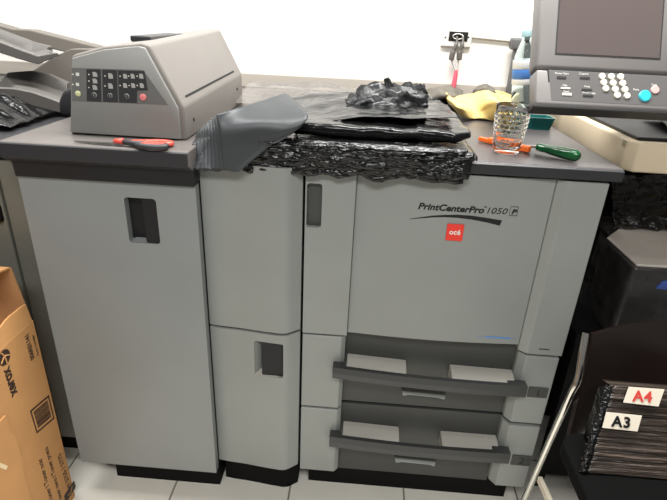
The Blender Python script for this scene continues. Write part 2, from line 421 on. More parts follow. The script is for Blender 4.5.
for y in (74, 80.5, 87): ricon(97, y, .0046, .0046)
for y in (75.5, 85.5): ricon(112.5, y, .0046, .0052)
for y, xs in ((75.8, (127, 134.5, 143)), (85, (127, 135, 143.5))):
    for x in xs: ricon(x, y, .0040, .0046)
for x, y in ((91, 74), (91, 80.5), (91, 87), (107, 75.5), (107, 85.5), (122, 75.8), (122, 85), (130.5, 75.6), (131, 85), (139, 75.8), (139, 85), (75, 74), (75, 84)):
    p = cz(x, y); bm = nb(); box(bm, p[0]-.0011, p[0]+.0011, yk-.0017, yk+.0001, p[1]-.0011, p[1]+.0011); obj('indicator_mark', bm, WHITE, kp)
for x, y in ((79.5, 74), (79.5, 84)):
    p = cz(x, y); bm = nb(); box(bm, p[0]-.0032, p[0]+.0032, yk-.0009, yk+.0001, p[1]-.003, p[1]+.003); obj('indicator_mark', bm, WHITE, kp)
# slit along the slanted side, set just above the lower edge
ea, eb = Vector((front[2][0], 0, front[2][1])), Vector((front[3][0], 0, front[3][1]))
sd = (eb-ea).normalized(); nrm_ = Vector((sd.z, 0, -sd.x)); nrm_ = nrm_ if nrm_.x > 0 else -nrm_
base_ = ea+sd*.014
rise = lambda y: Vector((0, y, .016*(y-Y0)/(Y1-Y0)))
q = [base_+rise(.07), base_+rise(.5), base_+sd*.005+rise(.5), base_+sd*.005+rise(.07)]
bm = nb(); poly3(bm, [p+nrm_*.0006 for p in q], -nrm_*.004); obj('slit', bm, SEAM, cs)
bm = nb()
for yy, zz in ((.09, .035), (.5, .05)):
    t_ = zz/(front[2][1]-ZB); xx = foot[1]+(front[2][0]-foot[1])*t_
    lathe(bm, [(.004, 0), (.004, .002)], 12, (xx-.0005, yy, ZB+zz), Matrix.Rotation(PI/2, 3, 'Y'))
obj('screw', bm, SEAM, cs)
bm = nb(); box(bm, cz(112, 42)[0], cz(134, 42)[0], .12, .34, front[4][1]-.004, front[4][1]+.008, .003); obj('top_ridge', bm, CHAR, cs)

# ------------------------------------------------------------------ scissors
sc = thing('scissors', 'scissors with red and dark grey handles lying on the left cabinet top', 'scissors', FZ(120, 146, 1.0105))
zs = 1.0112
yo = -.044
def sp(x, dz=0, dy=0): p = FZ(x, 146, zs); return Vector((p.x, yo+dy, zs+dz))
bm = nb(); poly3(bm, [sp(65, 0, .004), sp(120, 0, .008), sp(120, 0, -.006), sp(100, 0, -.004)], (0, 0, .0018), .0003); obj('blade', bm, STEEL, sc)
bm = nb(); poly3(bm, [sp(66, .002, .003), sp(122, .002, .006), sp(122, .002, -.004)], (0, 0, .0018), .0003); obj('blade', bm, STEEL, sc)
def ring(cx, cy, a, b, r, z, rz, n=26):
    bm = nb(); pts = []
    for k in range(n+1):
        t = 2*PI*k/n; v = Vector((a*math.cos(t), b*math.sin(t), 0)); v.rotate(Matrix.Rotation(rz, 3, 'Z')); pts.append(Vector((cx, cy, z))+v)
    tube(bm, pts, r, 8, False); return bm
h1 = sp(158); h2 = sp(156)
bm = ring(h1.x, yo+.014, .028, .012, .0055, 1.0168, .12); tube(bm, [sp(120, .006, .0), sp(135, .007, .003), sp(146, .007, .008)], [.005, .0055, .006], 8); obj('handle', bm, SCR, sc, 180)
bm = ring(h2.x, yo-.008, .03, .012, .006, 1.0168, -.04); tube(bm, [sp(118, .008, .002), sp(134, .007, -.004), sp(146, .007, -.008)], [.005, .006, .007], 8); obj('handle', bm, SCD, sc, 180)
bm = ring(h2.x, yo-.008, .0245, .0075, .0036, 1.0195, -.04); obj('handle_inlay', bm, SCR, sc, 180); bm = nb(); tube(bm, [sp(113, .0075, .001), sp(123, .0095, -.001)], [.005, .0062], 8); obj('handle_inlay', bm, SCR, sc, 180)
bm = nb(); lathe(bm, [(.004, 0), (.004, .003)], 14, sp(112, .002)); obj('pivot_screw', bm, STEEL, sc)

# ------------------------------------------------------------------ middle module with curved doors
md = thing('printer_side_module', 'narrow grey unit with two curved doors between the left cabinet and the printer', 'cabinet', (-.113, .4, 0))
XM0, XM1 = -.2275, -.006
KN = [(-.2275, -.006), (-.20, -.010), (-.15, -.014), (-.09, -.022), (-.05, -.026), (-.035, -.023), (-.006, .0)]
def cprof(x):
    if x <= KN[0][0]: return KN[0][1]
    for (a, ya), (b, yb) in zip(KN, KN[1:]):
        if x <= b:
            t = (x-a)/(b-a); return ya+(yb-ya)*t
    return KN[-1][1]
def cdoor(z0, z1, name, hole=None):
    bm = nb()
    if hole:
        hole_panel(bm, XM0, XM1, z0, z1, hole, 0, .02, 28, cprof)
    else:
        xs = [XM0+(XM1-XM0)*k/28 for k in range(29)]
        prism(bm, [(x, cprof(x)) for x in xs]+[(x, cprof(x)+.02) for x in xs[::-1]], 'z', z0, z1)
    return obj(name, bm, GREY2, md, 25)
cdoor(.571, .978, 'upper_door')
h0 = FY(254, 341, -.02); h1_ = FY(283, 379, -.028)
ld = cdoor(.122, .564, 'lower_door', rrect(h0.x, h1_.x, h1_.z, h0.z, .006))
zA, zB_ = h1_.z, h0.z
bm = nb(); box(bm, h0.x-.006, h1_.x+.006, cprof(h0.x)+.021, cprof(h0.x)+.03, zA-.006, zB_+.006); obj('recess_back', bm, RECESS, ld)
yb_ = cprof(h0.x)
bm = nb(); prism(bm, [(h0.x+.0005, yb_+.002), (h0.x+.0005, yb_+.021), (h0.x+.016, yb_+.021)], 'z', zA, zB_); obj('recess_wall', bm, GREY2, ld)
bm = nb(); prism(bm, [(yb_-.004, zA+.0002), (yb_+.021, zA+.0002), (yb_+.021, zA+.010)], 'x', h0.x+.0006, h1_.x-.012); obj('recess_floor', bm, PAD, ld)
bm = nb(); box(bm, h0.x+.018, h1_.x-.0008, yb_-.001, yb_+.020, zA+.0006, zB_-.0006, .002); obj('handle', bm, STRIP, ld)
bm = nb(); box(bm, XM0+.003, XM1-.001, .052, .9, .10, .982); obj('body', bm, SEAM, md)
xs = [XM0+.002+(XM1-.004-XM0-.002)*k/16 for k in range(17)]
bm = nb(); prism(bm, [(x, cprof(x)+.048) for x in xs]+[(XM1-.004, .3), (XM0+.004, .3)], 'z', 0, .112); obj('base', bm, BLACK, md)

# ------------------------------------------------------------------ printer
pr = thing('printer', 'large grey production printer with a wide front door and two paper drawers', 'printer', (.31, .4, 0))
XP = .628
bm = nb(); box(bm, .0, XP-.004, .046, .92, .095, .983); obj('body', bm, SEAM, pr)
hc = rrect(.0115, .043, .83, .955, .008)
for k, p in enumerate(rrect(.0115, .043, .83, .955, .008)): pass
a_ = FY(307, 183, 0); b2_ = FY(321, 228, 0)
hc = rrect(a_.x, b2_.x, b2_.z, a_.z, .007)
bm = nb(); hole_panel(bm, 0, .1080, .562, .979, hc, 0, .03); lc = obj('side_column', bm, GREY2, pr)
bm = nb(); box(bm, a_.x-.003, b2_.x+.003, .012, .0295, b2_.z-.004, a_.z+.004); obj('latch_recess', bm, DARKREC, lc)
bm = nb()
xs = [.1085+(.5255-.1085)*k/20 for k in range(21)]
prism(bm, [(x, .013-.009*math.sin(PI*(x-.110)/.4135)) for x in xs]+[(.5255, .04), (.1085, .04)], 'z', .563, .979, .0015, 1)
fd = obj('front_door', bm, GREY2, pr, 30)
bm = nb(); prism(bm, [(.5265, .014), (.545, .0), (XP, .0), (XP, .04), (.5265, .04)], 'z', .547, .979, .0015, 1); obj('side_panel', bm, GREY2, pr)
bm = nb()
prism(bm, [(.0, .9865), (.0, 1.007), (.004, 1.01), (.93, 1.01), (.93, .9865), (.03, .983)], 'x', -.2305, .65, .002, 1); obj('worktop', bm, TOP, pr)
bm = nb(); prism(bm, [(.0005, .9835), (-.003, .9855), (-.003, 1.0055), (.0005, 1.008)], 'x', -.2300, .6495, .0008, 1); obj('worktop_edge', bm, CHAR, pr)
bm = nb(); box(bm, .02, .60, .055, .86, 0, .095); obj('base', bm, BLACK, pr)
# door lettering: measured on the door plane
yd = .0035
def dface(x): return .013-.009*math.sin(PI*(x-.110)/.4135)
o1 = FY(418, 209, yd); o2 = FY(484, 213.5, yd); sx = (o2-o1).normalized(); up = Vector((0, 0, 1))
def on_door(p): return Vector((p.x, dface(p.x)-.0003, p.z))
bm = text_on('PrintCenterPro', .0200, frame(Vector((0, 0, 0)), (1, 0, 0), (0, 0, 1)), shear=.22, weight=.0006, spacing=1.0)
def fit(bm, o1, o2):
    x0 = min(v.co.x for v in bm.verts); x1 = max(v.co.x for v in bm.verts); k = (o2.x-o1.x)/(x1-x0); sl = (o2.z-o1.z)/(o2.x-o1.x)
    for v in bm.verts:
        X = o1.x+(v.co.x-x0)*k
        v.co = Vector((X, dface(X)-.0004+v.co.y*.8, o1.z+v.co.z+(X-o1.x)*sl))
fit(bm, o1, o2); obj('lettering', bm, BLK, fd)
bm = text_on('1050', .0195, frame(Vector((0, 0, 0)), (1, 0, 0), (0, 0, 1)), shear=.22, spacing=1.0)
fit(bm, FY(487, 213.6, yd), FY(507.5, 215, yd)); obj('lettering', bm, BLK, fd)
bm = text_on('\u2122', .008, frame(Vector((0, 0, 0)), (1, 0, 0), (0, 0, 1)))
fit(bm, FY(483.5, 209, yd), FY(486.5, 209.2, yd)); obj('lettering', bm, BLK, fd)
bm = text_on('P', .0150, frame(Vector((0, 0, 0)), (1, 0, 0), (0, 0, 1)), shear=.2, weight=.0006)
fit(bm, FY(511.8, 214.6, yd), FY(517.2, 215, yd))
c0 = FY(509.4, 216.2, yd); c1 = FY(519.2, 207.6, yd)
yy = dface(c0.x)-.0006
for (a, b, c, d) in ((c0.x, c1.x, c0.z, c0.z+.0006), (c0.x, c1.x, c1.z-.0006, c1.z), (c0.x, c0.x+.0006, c0.z, c1.z), (c1.x-.0006, c1.x, c0.z, c1.z)):
    box(bm, a, b, yy, yy+.0008, c, d)
obj('lettering', bm, BLK, fd)
# swoosh: thin at the left, wide at the right
bm = nb(); TP = [(409.5, 219.3), (420, 217.6), (432, 215.8), (445, 214.9), (458, 214.8), (472, 215.9), (487, 218.2), (502.5, 221.0)]
BT = [(409.5, 219.7), (420, 218.6), (432, 217.6), (445, 217.2), (458, 217.9), (472, 219.8), (487, 222.8), (500, 226.3)]
tp = [FY(*p, yd) for p in TP]; bt = [FY(*p, yd) for p in BT]
vt = [bm.verts.new(on_door(p)) for p in tp]; vb = [bm.verts.new(on_door(p)) for p in bt]
fs = [bm.faces.new((vt[i], vt[i+1], vb[i+1], vb[i])) for i in range(len(vt)-1)]
r = bmesh.ops.extrude_face_region(bm, geom=fs)
for g in r['geom']:
    if isinstance(g, bmesh.types.BMVert): g.co.y += .0006
bmesh.ops.recalc_face_normals(bm, faces=bm.faces[:]); obj('swoosh', bm, BLK, fd)
c0 = FY(445.2, 239.4, yd); c1 = FY(464.6, 223.4, yd); yy = dface((c0.x+c1.x)/2)
bm = nb(); box(bm, c0.x, c1.x, yy-.003, yy+.002, c0.z-.001, c1.z-.003, .0008); bd = obj('red_badge', bm, REDM, fd)
bm = text_on('océ', .0165, frame(Vector(((c0.x+c1.x)/2, yy-.0031, (c0.z+c1.z)/2-.0060)), (1, 0, 0), (0, 0, 1)), weight=.0004, align='CENTER'); obj('lettering', bm, WHITE, bd)
BLUE = mat('blue_print', (92, 138, 196), .5)
c0 = FY(478, 337.4, yd); c1 = FY(517, 341.2, yd)
sl_ = (c1.z-c0.z)/(c1.x-c0.x)
bm = nb(); poly3(bm, [Vector((x, dface(x)-.0005, c0.z+(x-c0.x)*sl_+h)) for x, h in ((c0.x, 0), (c1.x, 0), (c1.x, .0008), (c0.x, .0008))], (0, .001, 0))
obj('blue_line', bm, BLUE, fd)
c2_ = FY(486, 338.3, yd); c3_ = FY(511, 340.4, yd)
bm = nb(); poly3(bm, [Vector((x, dface(x)-.0006, c2_.z+(x-c2_.x)*sl_+h)) for x, h in ((c2_.x, -.001), (c3_.x, -.001), (c3_.x, .0035), (c2_.x, .0035))], (0, .0008, 0))
obj('blue_strip', bm, BLUE, fd)
c0 = FY(539, 349.5, 0); bm = nb(); box(bm, c0.x, c0.x+.024, -.0004, .0004, c0.z, c0.z+.0035); obj('small_mark', bm, DARKREC, pr)

# drawers
def drawer(z0, z1, zr, bt0, bt1, bb0, lab, pads, cup, numtxt):
    bm = nb()
    prism(bm, [(0, .0), (.096, .0), (.106, .012), (.106, .04), (0, .04)], 'z', z0, z1, .0015, 1)
    lcheek = bm; bm = nb()
    prism(bm, [(.531, .04), (.531, .02), (.546, .0), (XP-.004, .0), (XP-.004, .04)], 'z', z0, zr, .0015, 1)
    rcheek = bm; bm = nb(); box(bm, .1055, .5315, .034, .044, z0-(.02 if numtxt == '2' else 0), z1-.002); d = obj('drawer', bm, DARKREC, pr)
    obj('side_cheek', lcheek, GREY2, d); obj('side_cheek', rcheek, GREY2, d)
    yb = -.026
    A_ = FY(*bt0, yb); B_ = FY(*bt1, yb); h = A_.z-FY(*bb0, yb).z
    n = 16
    def bz(t): return A_.z+(B_.z-A_.z)*t-.0035*math.sin(PI*t)
    def by(t): return yb-.004*math.sin(PI*t)
    bm = nb(); rings = []
    for k in range(n+1):
        t = k/n; x = A_.x+(B_.x-A_.x)*t
        rings.append([bm.verts.new(v) for v in ((x, by(t), bz(t)-h), (x, by(t)-.002, bz(t)-h*.5), (x, by(t), bz(t)), (x, by(t)+.012, bz(t)), (x, by(t)+.012, bz(t)-h))])
    for a, b in zip(rings, rings[1:]):
        for k in range(5): bm.faces.new((a[k], b[k], b[(k+1) % 5], a[(k+1) % 5]))
    bm.faces.new(rings[0]); bm.faces.new(rings[-1][::-1])
    # end mounts down to the cheeks
    box(bm, A_.x, A_.x+.03, yb+.011, .001, A_.z-h, A_.z-.001); box(bm, B_.x-.045, B_.x, yb+.011, .001, B_.z-h, B_.z-.001)
    bmesh.ops.recalc_face_normals(bm, faces=bm.faces[:]); obj('handle', bm, BAR, d)
    for (pa, pb) in pads:
        P1 = FY(*pa, .02); P2 = FY(*pb, .02); bm = nb(); rg = []
        for X, pz in ((P1.x, P1.z), (P2.x, P2.z)):
            t = (X-A_.x)/(B_.x-A_.x); zt = bz(t)
            rg.append([bm.verts.new(v) for v in ((X, yb+.012, zt-.004), (X, yb+.012, zt-h), (X, .0345, zt-h), (X, .0345, max(pz, zt+.004)), (X, .018, max(pz, zt+.004)))])
        for k in range(5): bm.faces.new((rg[0][k], rg[1][k], rg[1][(k+1) % 5], rg[0][(k+1) % 5]))
        bm.faces.new(rg[0]); bm.faces.new(rg[1][::-1]); bmesh.ops.recalc_face_normals(bm, faces=bm.faces[:])
        bev(bm, bm.edges[:], .002, 2); obj('grip_pad', bm, PAD, d)
    a, b = FY(*cup[0], .025), FY(*cup[1], .025)
    bm = nb(); sl = (b.z-a.z)/(b.x-a.x)
    poly3(bm, [Vector((x, y, z)) for x, y, z in ((a.x, .022, a.z), (b.x, .022, b.z), (b.x-.004, .014, b.z-.010), (b.x-.02, .016, b.z-.007+.0), (a.x+.02, .016, a.z-.007), (a.x+.004, .014, a.z-.010))], (0, .014, 0), .001)
    obj('finger_scoop', bm, GREY2, d)
    a = FY(lab[0], lab[1], -.004); b = FY(lab[2], lab[3], -.004)
    bm = nb(); box(bm, a.x, b.x, -.004, .0005, b.z, a.z, .001); nl = obj('number_plate', bm, DARKREC, d)
    bm = text_on(numtxt, (a.z-b.z)*.95, frame(Vector(((a.x+b.x)/2, -.0041, b.z+(a.z-b.z)*.17)), (1, 0, 0), (0, 0, 1)), align='CENTER'); obj('number', bm, BLK, nl)
    return d
drawer(.3335, .556, .541, (332.7, 367.4), (528, 387.2), (332.7, 378), (529.5, 387.5, 546.5, 398.5), (((347, 361), (405.8, 366.2)), ((450, 370.5), (512, 377))), ((401.6, 390), (446, 394.2)), '1')
drawer(.104, .3265, .322, (329.6, 436.7), (511, 454), (329.6, 446.6), (513, 455.5, 530, 466.5), (((343, 428.5), (398.6, 433.5)), ((440.6, 437.3), (496, 443.5))), ((394.5, 457.2), (436, 461.2)), '2')

# ------------------------------------------------------------------ black plastic bags
# lower bundle: many layers drooping over the front edge of the worktop
lb = thing('plastic_bag_stack', 'thick lowest stack of black plastic bags, crinkled edges drooping over the printer front', 'plastic bags', (.1, .2, 1.0105))
NL = 11
for i in range(NL):
    x0 = -.125+random.uniform(-.012, .012)+(.03 if i > 7 else 0); x1 = .335+random.uniform(-.012, .016)-(.0 if i < 7 else .008)
    zt = 1.0125+i*.0026; dro = max(.002, .05-i*.0046+random.uniform(-.005, .005)); yfr = -.006-.0016*i
    def f(u, v, i=i, x0=x0, x1=x1, zt=zt, dro=dro, yfr=yfr):
        X = x0+(x1-x0)*u
        k = .72
        if v < k: Y = .40+(yfr+.006-.40)*v/k; Z = zt+.012*max(0, Y)*(i/NL)
        else:
            t = (v-k)/(1-k); a = min(1, t*3)*PI/2; d_ = dro*(1+.5*nz((X*18, i, 0), 1, 3))*(min(1, (1-u)*5+.15) if i > 2 else 1)
            Y = yfr+.006-.010*math.sin(a)-.002; Z = zt-.004*(1-math.cos(a))-max(0, t-.2)*d_
            w = t*.006
            Y += w*nz((X*40, Z*30, i), 1, 5)-.5*w; Z += .003*t*nz((X*60, i*2, 1), 1, 8); Y += .0030*t*nz((X*95, Z*260, i*4), 1, 12)-.0015*t
        X += .006*nz((Y*10, u*3, i), 1, 2)*(1 if u in (0, 1) else .3)
        Z += .0012*nz((X*25, Y*25, i*3), 1)*(1 if Y > 0 else .3)
        return (X, Y, Z)
    bm = nb(); slab(bm, f, 130, 38, .0012)
    obj('bag_layer', bm, FILMC, lb, 180)
# middle folded bundle
mb = thing('folded_plastic_bag', 'folded black bag with glossy rounded front fold lying on the lowest bag stack', 'plastic bag', (.15, .2, 1.042))
for i in range(1):
    x0 = -.028+.05*i; x1 = .338-.01*i; yf = .004+.05*i; R_ = .0125 if i == 0 else .007; zc_ = 1.0545 if i == 0 else 1.0745
    def f(u, v, i=i, x0=x0, x1=x1, yf=yf, R_=R_, zc_=zc_):
        X = x0+(x1-x0)*u; yb = .36; R2 = R_*(.55+.45*math.sin(PI*min(1, u*1.25+.12))**.5) if u < .7 else R_*(1-.55*((u-.7)/.3)**2)
        yw = yf+.014*nz((X*7, i*3, 1), 1, 4)+.012*u*(1-u)*4*(-.4)+.035*max(0, u-.9)/.1
        if v < .5: t = v/.5; Y = yb+(yw+R2-yb)*t; Z = zc_+R2*(.8+.2*t)
        elif v < .85: t = (v-.5)/.35; a = t*PI; Y = yw+R2-R2*math.sin(a); Z = zc_+R2*math.cos(a)
        else: t = (v-.85)/.15; Y = yw+R2+.06*t; Z = zc_-R2
        Z += .003*nz((X*16, Y*14, i*5), 1, 6)+.0022*nz((X*45, Y*22, i), 1, 1)
        Y += .003*nz((X*22, Z*60, i*2), 1, 9)
        return (X, Y, max(Z, 1.0405+.024*i))
    bm = nb(); slab(bm, f, 80, 44, .0012); obj('bag_fold', bm, FILM, mb, 180)
# rest the flap on a bunched roll behind
def roll(path, r0_, seed, n=22, amp=.35, k=7):
    bm = nb(); pts = smooth_path(path, k); rings = []; nrm = None
    m = len(pts)
    for i, p in enumerate(pts):
        t = (pts[min(i+1, m-1)]-pts[max(i-1, 0)]).normalized(); 
        nrm = t.orthogonal().normalized() if nrm is None else (nrm-t*nrm.dot(t)).normalized()
        bn = t.cross(nrm); s = i/(m-1); R = r0_(s)
        ring_ = []
        for j in range(n):
            a = 2*PI*j/n; d = nrm*math.cos(a)+bn*math.sin(a)
            q = Vector((math.cos(a)*2.6, math.sin(a)*2.6, s*3.2+seed))
            rr = R*(1+amp*noise.noise(q*1.3)+amp*1.5*abs(noise.noise(q*2.4))-.2*amp)
            ring_.append(bm.verts.new(p+d*rr))
        rings.append(ring_)
    for a, b in zip(rings, rings[1:]):
        for j in range(n): bm.faces.new((a[j], a[(j+1) % n], b[(j+1) % n], b[j]))
    bm.faces.new(rings[0][::-1]); bm.faces.new(rings[-1]); bmesh.ops.recalc_face_normals(bm, faces=bm.faces[:]); return bm
tb = thing('crumpled_plastic_bag', 'crumpled black bag with a twisted neck on top of the bag pile', 'plastic bag', (.2, .3, 1.08))
pA, pB, pC, pD = FY(345, 115, .20), FY(370, 108, .21), FY(398, 105, .22), FY(425, 108, .23)
bm = roll([pA, pB, pC, pD], lambda s: .012+.031*math.sin(PI*min(1, s*.75+.12)), 3, 40, .42); obj('body', bm, TWIST, tb, 180)
q0, q1, q2, q3 = FY(384, 106, .24), FY(388, 96, .22), FY(389, 89, .22), FY(386, 78, .22)
bm = roll([q0, q1, q2, q3], lambda s: .030*(1-s)**1.5+.006, 9, 30, .5, 8); obj('twisted_neck', bm, TWIST, tb, 180)
q0, q1, q2 = FY(398, 101, .26), FY(412, 95, .26), FY(423, 97, .27)
bm = roll([q0, q1, q2], lambda s: .017+.006*math.sin(PI*s), 5, 30, .5, 10); obj('twisted_neck', bm, TWIST, tb, 180)
# loose open side: drapes from the neck to the left and ends in a lit rim over the folded bag
ROWS = [[(296, 134, .02), (325, 122, .04), (365, 116, .05), (415, 118.5, .05), (458, 117.5, .07)],
        [(290, 116, .16), (322, 108, .16), (368, 104, .17), (412, 107, .17), (452, 109, .20)],
        [(284, 97, .36), (322, 93, .32), (374, 93, .27), (408, 99, .28), (440, 101, .32)]]
PR = [[FY(*p) for p in r] for r in ROWS]
def f(u, v):
    p = crv([crv(r, u) for r in PR], v)
    a = math.atan2(v-.9, (u-.62)*1.5)       # folds radiating from the neck
    p.z += .005*nz((a*3.2, 0, 3), 1, 5)*(.3+.7*math.sin(PI*min(1, v*1.1)))+.003*nz((u*9, v*7, 2), 1, 8)
    return p
bm = nb(); slab(bm, f, 80, 40, .0016); obj('draped_side', bm, FILM, tb, 180)
# grey sheaf fanned out at the left
sh = thing('plastic_sheet_sheaf', 'fanned sheaf of smooth dark grey plastic sheets next to the slanted feeder', 'plastic sheets', (-.2, .2, 1.012))
NS = 9
for i in range(NS):
    t = i/(NS-1)                           # 0 bottom-left sheet, 1 top sheet
    zb0 = 1.016+.045*t
    A = FZ(197+19*t, 131-16*t, 1.022+.058*t)
    B = FZ(262+24*t, 103-9*t, 1.035+.075*t)
    C2 = FZ(286+22*t, 136-18*t, 1.040+.042*t)
    D1 = FY(199+38*t+random.uniform(-2.5, 2.5), 171+random.uniform(-2, 1.5), -.034-.012*t)
    E = D1 if True else D1
    def f(u, v, A=A, B=B, C2=C2, D1=D1, t=t, i=i):
        # u across (left to right), v from back to front
        wl = A+(FY(192+32*t, 169.5, -.032-.012*t)-A)*v
        wr = crv([B, C2, (C2+D1)*.5+Vector((.004, 0, .004)), D1+Vector((.006, 0, 0))], v)
        p = wl+(wr-wl)*u
        if p.y < .05 and v > .6:
            pass
        lim = 1.0125+.0042*i+(.0 if p.y > 0 else -.25*max(0, -p.y)-.0)
        hump = .010*math.sin(PI*v)*math.sin(PI*min(1, u+.2))
        p.z += hump+.003*nz((u*4, v*4, i*2), 1, 6)
        if p.y > -.004: p.z = max(p.z, 1.0125+.0035*i)
        return p
    bm = nb(); slab(bm, f, 24, 36, .0011); obj('sheet', bm, SHEAF, sh, 180)
# clear film lying at the back
A, B, C2, D = Vector((-.27, .47, 1.014)), Vector((.33, .52, 1.014)), Vector((.36, .9, 1.014)), Vector((-.27, .9, 1.014))
bm = crumple(lambda u, v: bil(A, B, C2, D, u, v)+Vector((0, 0, .012+.03*math.sin(PI*min(1, v*1.1))*(1-.5*u))), 60, 34, .03, 1.5, 5, .0012)
for v in bm.verts: v.co.z = max(v.co.z, 1.0118)
tag(recentre(obj('clear_plastic_sheet', bm, CLEAR, None, 180)), 'wrinkled clear plastic sheet spread along the back of the worktop', 'plastic sheet')
# small dark bag at the back right
A, B, C2, D = FZ(405, 118, 1.016), FZ(447, 112, 1.016), FZ(440, 97, 1.016), FZ(400, 99, 1.016)
bm = crumple(lambda u, v: bil(A, B, C2, D, u, v)+Vector((0, 0, .03*math.sin(PI*u)**.6*math.sin(PI*v)**.6)), 36, 28, .03, 1.2, 11, .0014)
for v in bm.verts: v.co.z = max(v.co.z, 1.0115)
tag(recentre(obj('plastic_bag', bm, SHEAF, None, 180)), 'small grey crumpled bag behind the pile, touching the yellow cloth', 'plastic bag')

# ------------------------------------------------------------------ yellow cloth
def cloth(cps, zs_, nu, nv, seed, amp, th, m, nm):
    rows = [[FZ(p[0], p[1], z) for p, z in zip(r, zr)] for r, zr in zip(cps, zs_)]
    nr = len(rows); nc = len(rows[0])
    def cat(P, t):
        n = len(P)-1; s = min(n-1e-6, t*n); i = int(s); f_ = s-i
        p0, p1, p2, p3 = P[max(i-1, 0)], P[i], P[i+1], P[min(i+2, n)]
        return .5*((2*p1)+(-p0+p2)*f_+(2*p0-5*p1+4*p2-p3)*f_*f_+(-p0+3*p1-3*p2+p3)*f_**3)
    def f(u, v):
        p = cat([cat(r, u) for r in rows], v); p = p+Vector((0, 0, amp*nz((u*5, v*4, seed), 1, seed))); p.z = max(p.z, 1.0118+th); return p
    bm = nb(); slab(bm, f, nu, nv, th); return obj(nm, bm, m, None, 180)
cl = cloth([[(441, 90), (452, 97), (470, 95), (482, 90), (497, 92), (512, 96)],
            [(441, 92), (456, 104), (472, 104), (488, 97), (503, 103), (516, 108)],
            [(442, 94), (458, 111), (474, 116), (486, 112), (502, 113), (515, 115)],
            [(443, 95), (462, 115), (476, 119), (490, 120), (505, 122), (515, 121)]],
           [[1.045, 1.05, 1.04, 1.06, 1.05, 1.03], [1.05, 1.06, 1.045, 1.075, 1.07, 1.05], [1.045, 1.04, 1.022, 1.035, 1.045, 1.03], [1.04, 1.02, 1.014, 1.014, 1.014, 1.014]],
           48, 30, 4, .012, .002, YELL, 'cloth')
tag(recentre(cl), 'crumpled pale yellow cloth on the worktop behind the glass tumbler', 'cloth')
g2 = cloth([[(424, 92), (438, 87), (452, 86), (462, 90)], [(426, 98), (440, 96), (453, 96), (463, 97)], [(430, 103), (444, 104), (455, 103), (464, 102)]],
           [[1.02, 1.05, 1.05, 1.02], [1.03, 1.06, 1.055, 1.03], [1.014, 1.018, 1.02, 1.014]], 26, 20, 8, .012, .002, GREYC, 'cloth')
tag(recentre(g2), 'grey crumpled rag at the back, left of the yellow cloth', 'cloth')
g3 = cloth([[(474, 87), (484, 84), (494, 88), (502, 93)], [(474, 92), (484, 90), (494, 93), (503, 97)], [(476, 97), (486, 97), (496, 98), (503, 100)]],
           [[1.03, 1.06, 1.05, 1.03], [1.04, 1.075, 1.06, 1.04], [1.02, 1.03, 1.03, 1.02]], 24, 18, 6, .010, .002, GREYC, 'cloth')
tag(recentre(g3), 'small grey rag tucked behind the yellow cloth', 'cloth')
p = FZ(511, 96, 1.012)
bm = nb(); lathe(bm, [(.020, 0), (.024, .003), (.024, .036), (.021, .041), (.008, .043)], 24, (p.x, p.y, 1.0103))
for k in range(24):
    a = 2*PI*k/24; box(bm, p.x+.0235*math.cos(a)-.001, p.x+.0235*math.cos(a)+.001, p.y+.0235*math.sin(a)-.001, p.y+.0235*math.sin(a)+.001, 1.0153, 1.0433)
tag(recentre(obj('orange_cap', bm, ORANGE, None, 40)), 'orange cap behind the yellow cloth beside the bottle', 'cap')

# ------------------------------------------------------------------ glass tumbler
pg = FZ(505.5, 152, 1.0103)
tz = 1.0103; H = .103
def rad(z): return .0272+.0095*(z/H)**.8
def dsp(a, z, r):
    if r < rad(z)-.0015 or z < .018 or z > .082: return 0
    row = (z-.018)/.0094; k = int(row); fz = row-k-.5
    fa = (a/(2*PI)*20+(.5 if k % 2 else 0)) % 1-.5
    d2 = (fz*fz+fa*fa)*4
    return .0022*max(0, 1-d2*1.15)**.5 if d2 < .87 else 0
prof = [(.001, 0), (.020, 0), (.026, .0012)]+[(rad(.0025+(H-.004)*k/66), .0025+(H-.004)*k/66) for k in range(67)]+[(rad(H)-.0008, H), (rad(H)-.0018, H-.001)]
prof += [(rad(z)-.0026, z) for z in (H*.8, H*.5, H*.25)]+[(.0235, .013), (.019, .0095), (.001, .009)]
bm = nb(); lathe(bm, prof, 120, (pg.x, pg.y, tz), None, dsp)
tag(recentre(obj('glass_tumbler', bm, GLASS, None, 180)), 'clear glass tumbler with a beaded pattern at the front of the worktop', 'glass')

# orange cutter, lying behind the tumbler
oc = thing('utility_knife', 'orange utility knife lying behind the glass tumbler', 'knife', FZ(505, 144, 1.0103))
ka, kb = FZ(479, 138, 1.018), FZ(530, 149.5, 1.018); kb.z = ka.z = 1.018
dx_ = (kb-ka).normalized(); py_ = Vector((-dx_.y, dx_.x, 0)); Lk = (kb-ka).length
def kp_(s, w): return ka+dx_*(s*Lk)+py_*w+Vector((0, 0, -.0065))
bm = nb(); poly3(bm, [kp_(.2, -.007), kp_(.95, -.009), kp_(1, -.005), kp_(1, .005), kp_(.95, .009), kp_(.2, .007)], (0, 0, .013), .002); obj('handle', bm, ORANGE, oc, 40)
bm = nb(); poly3(bm, [kp_(.0, -.003), kp_(.22, -.006), kp_(.22, .006), kp_(.04, .004)], (0, 0, .010), .0015); obj('nose', bm, ORANGE, oc)
bm = nb(); poly3(bm, [kp_(.4, -.003)+Vector((0, 0, .0128)), kp_(.55, -.003)+Vector((0, 0, .0128)), kp_(.55, .003)+Vector((0, 0, .0128)), kp_(.4, .003)+Vector((0, 0, .0128))], (0, 0, .003), .0005); obj('slider', bm, BLK, oc)

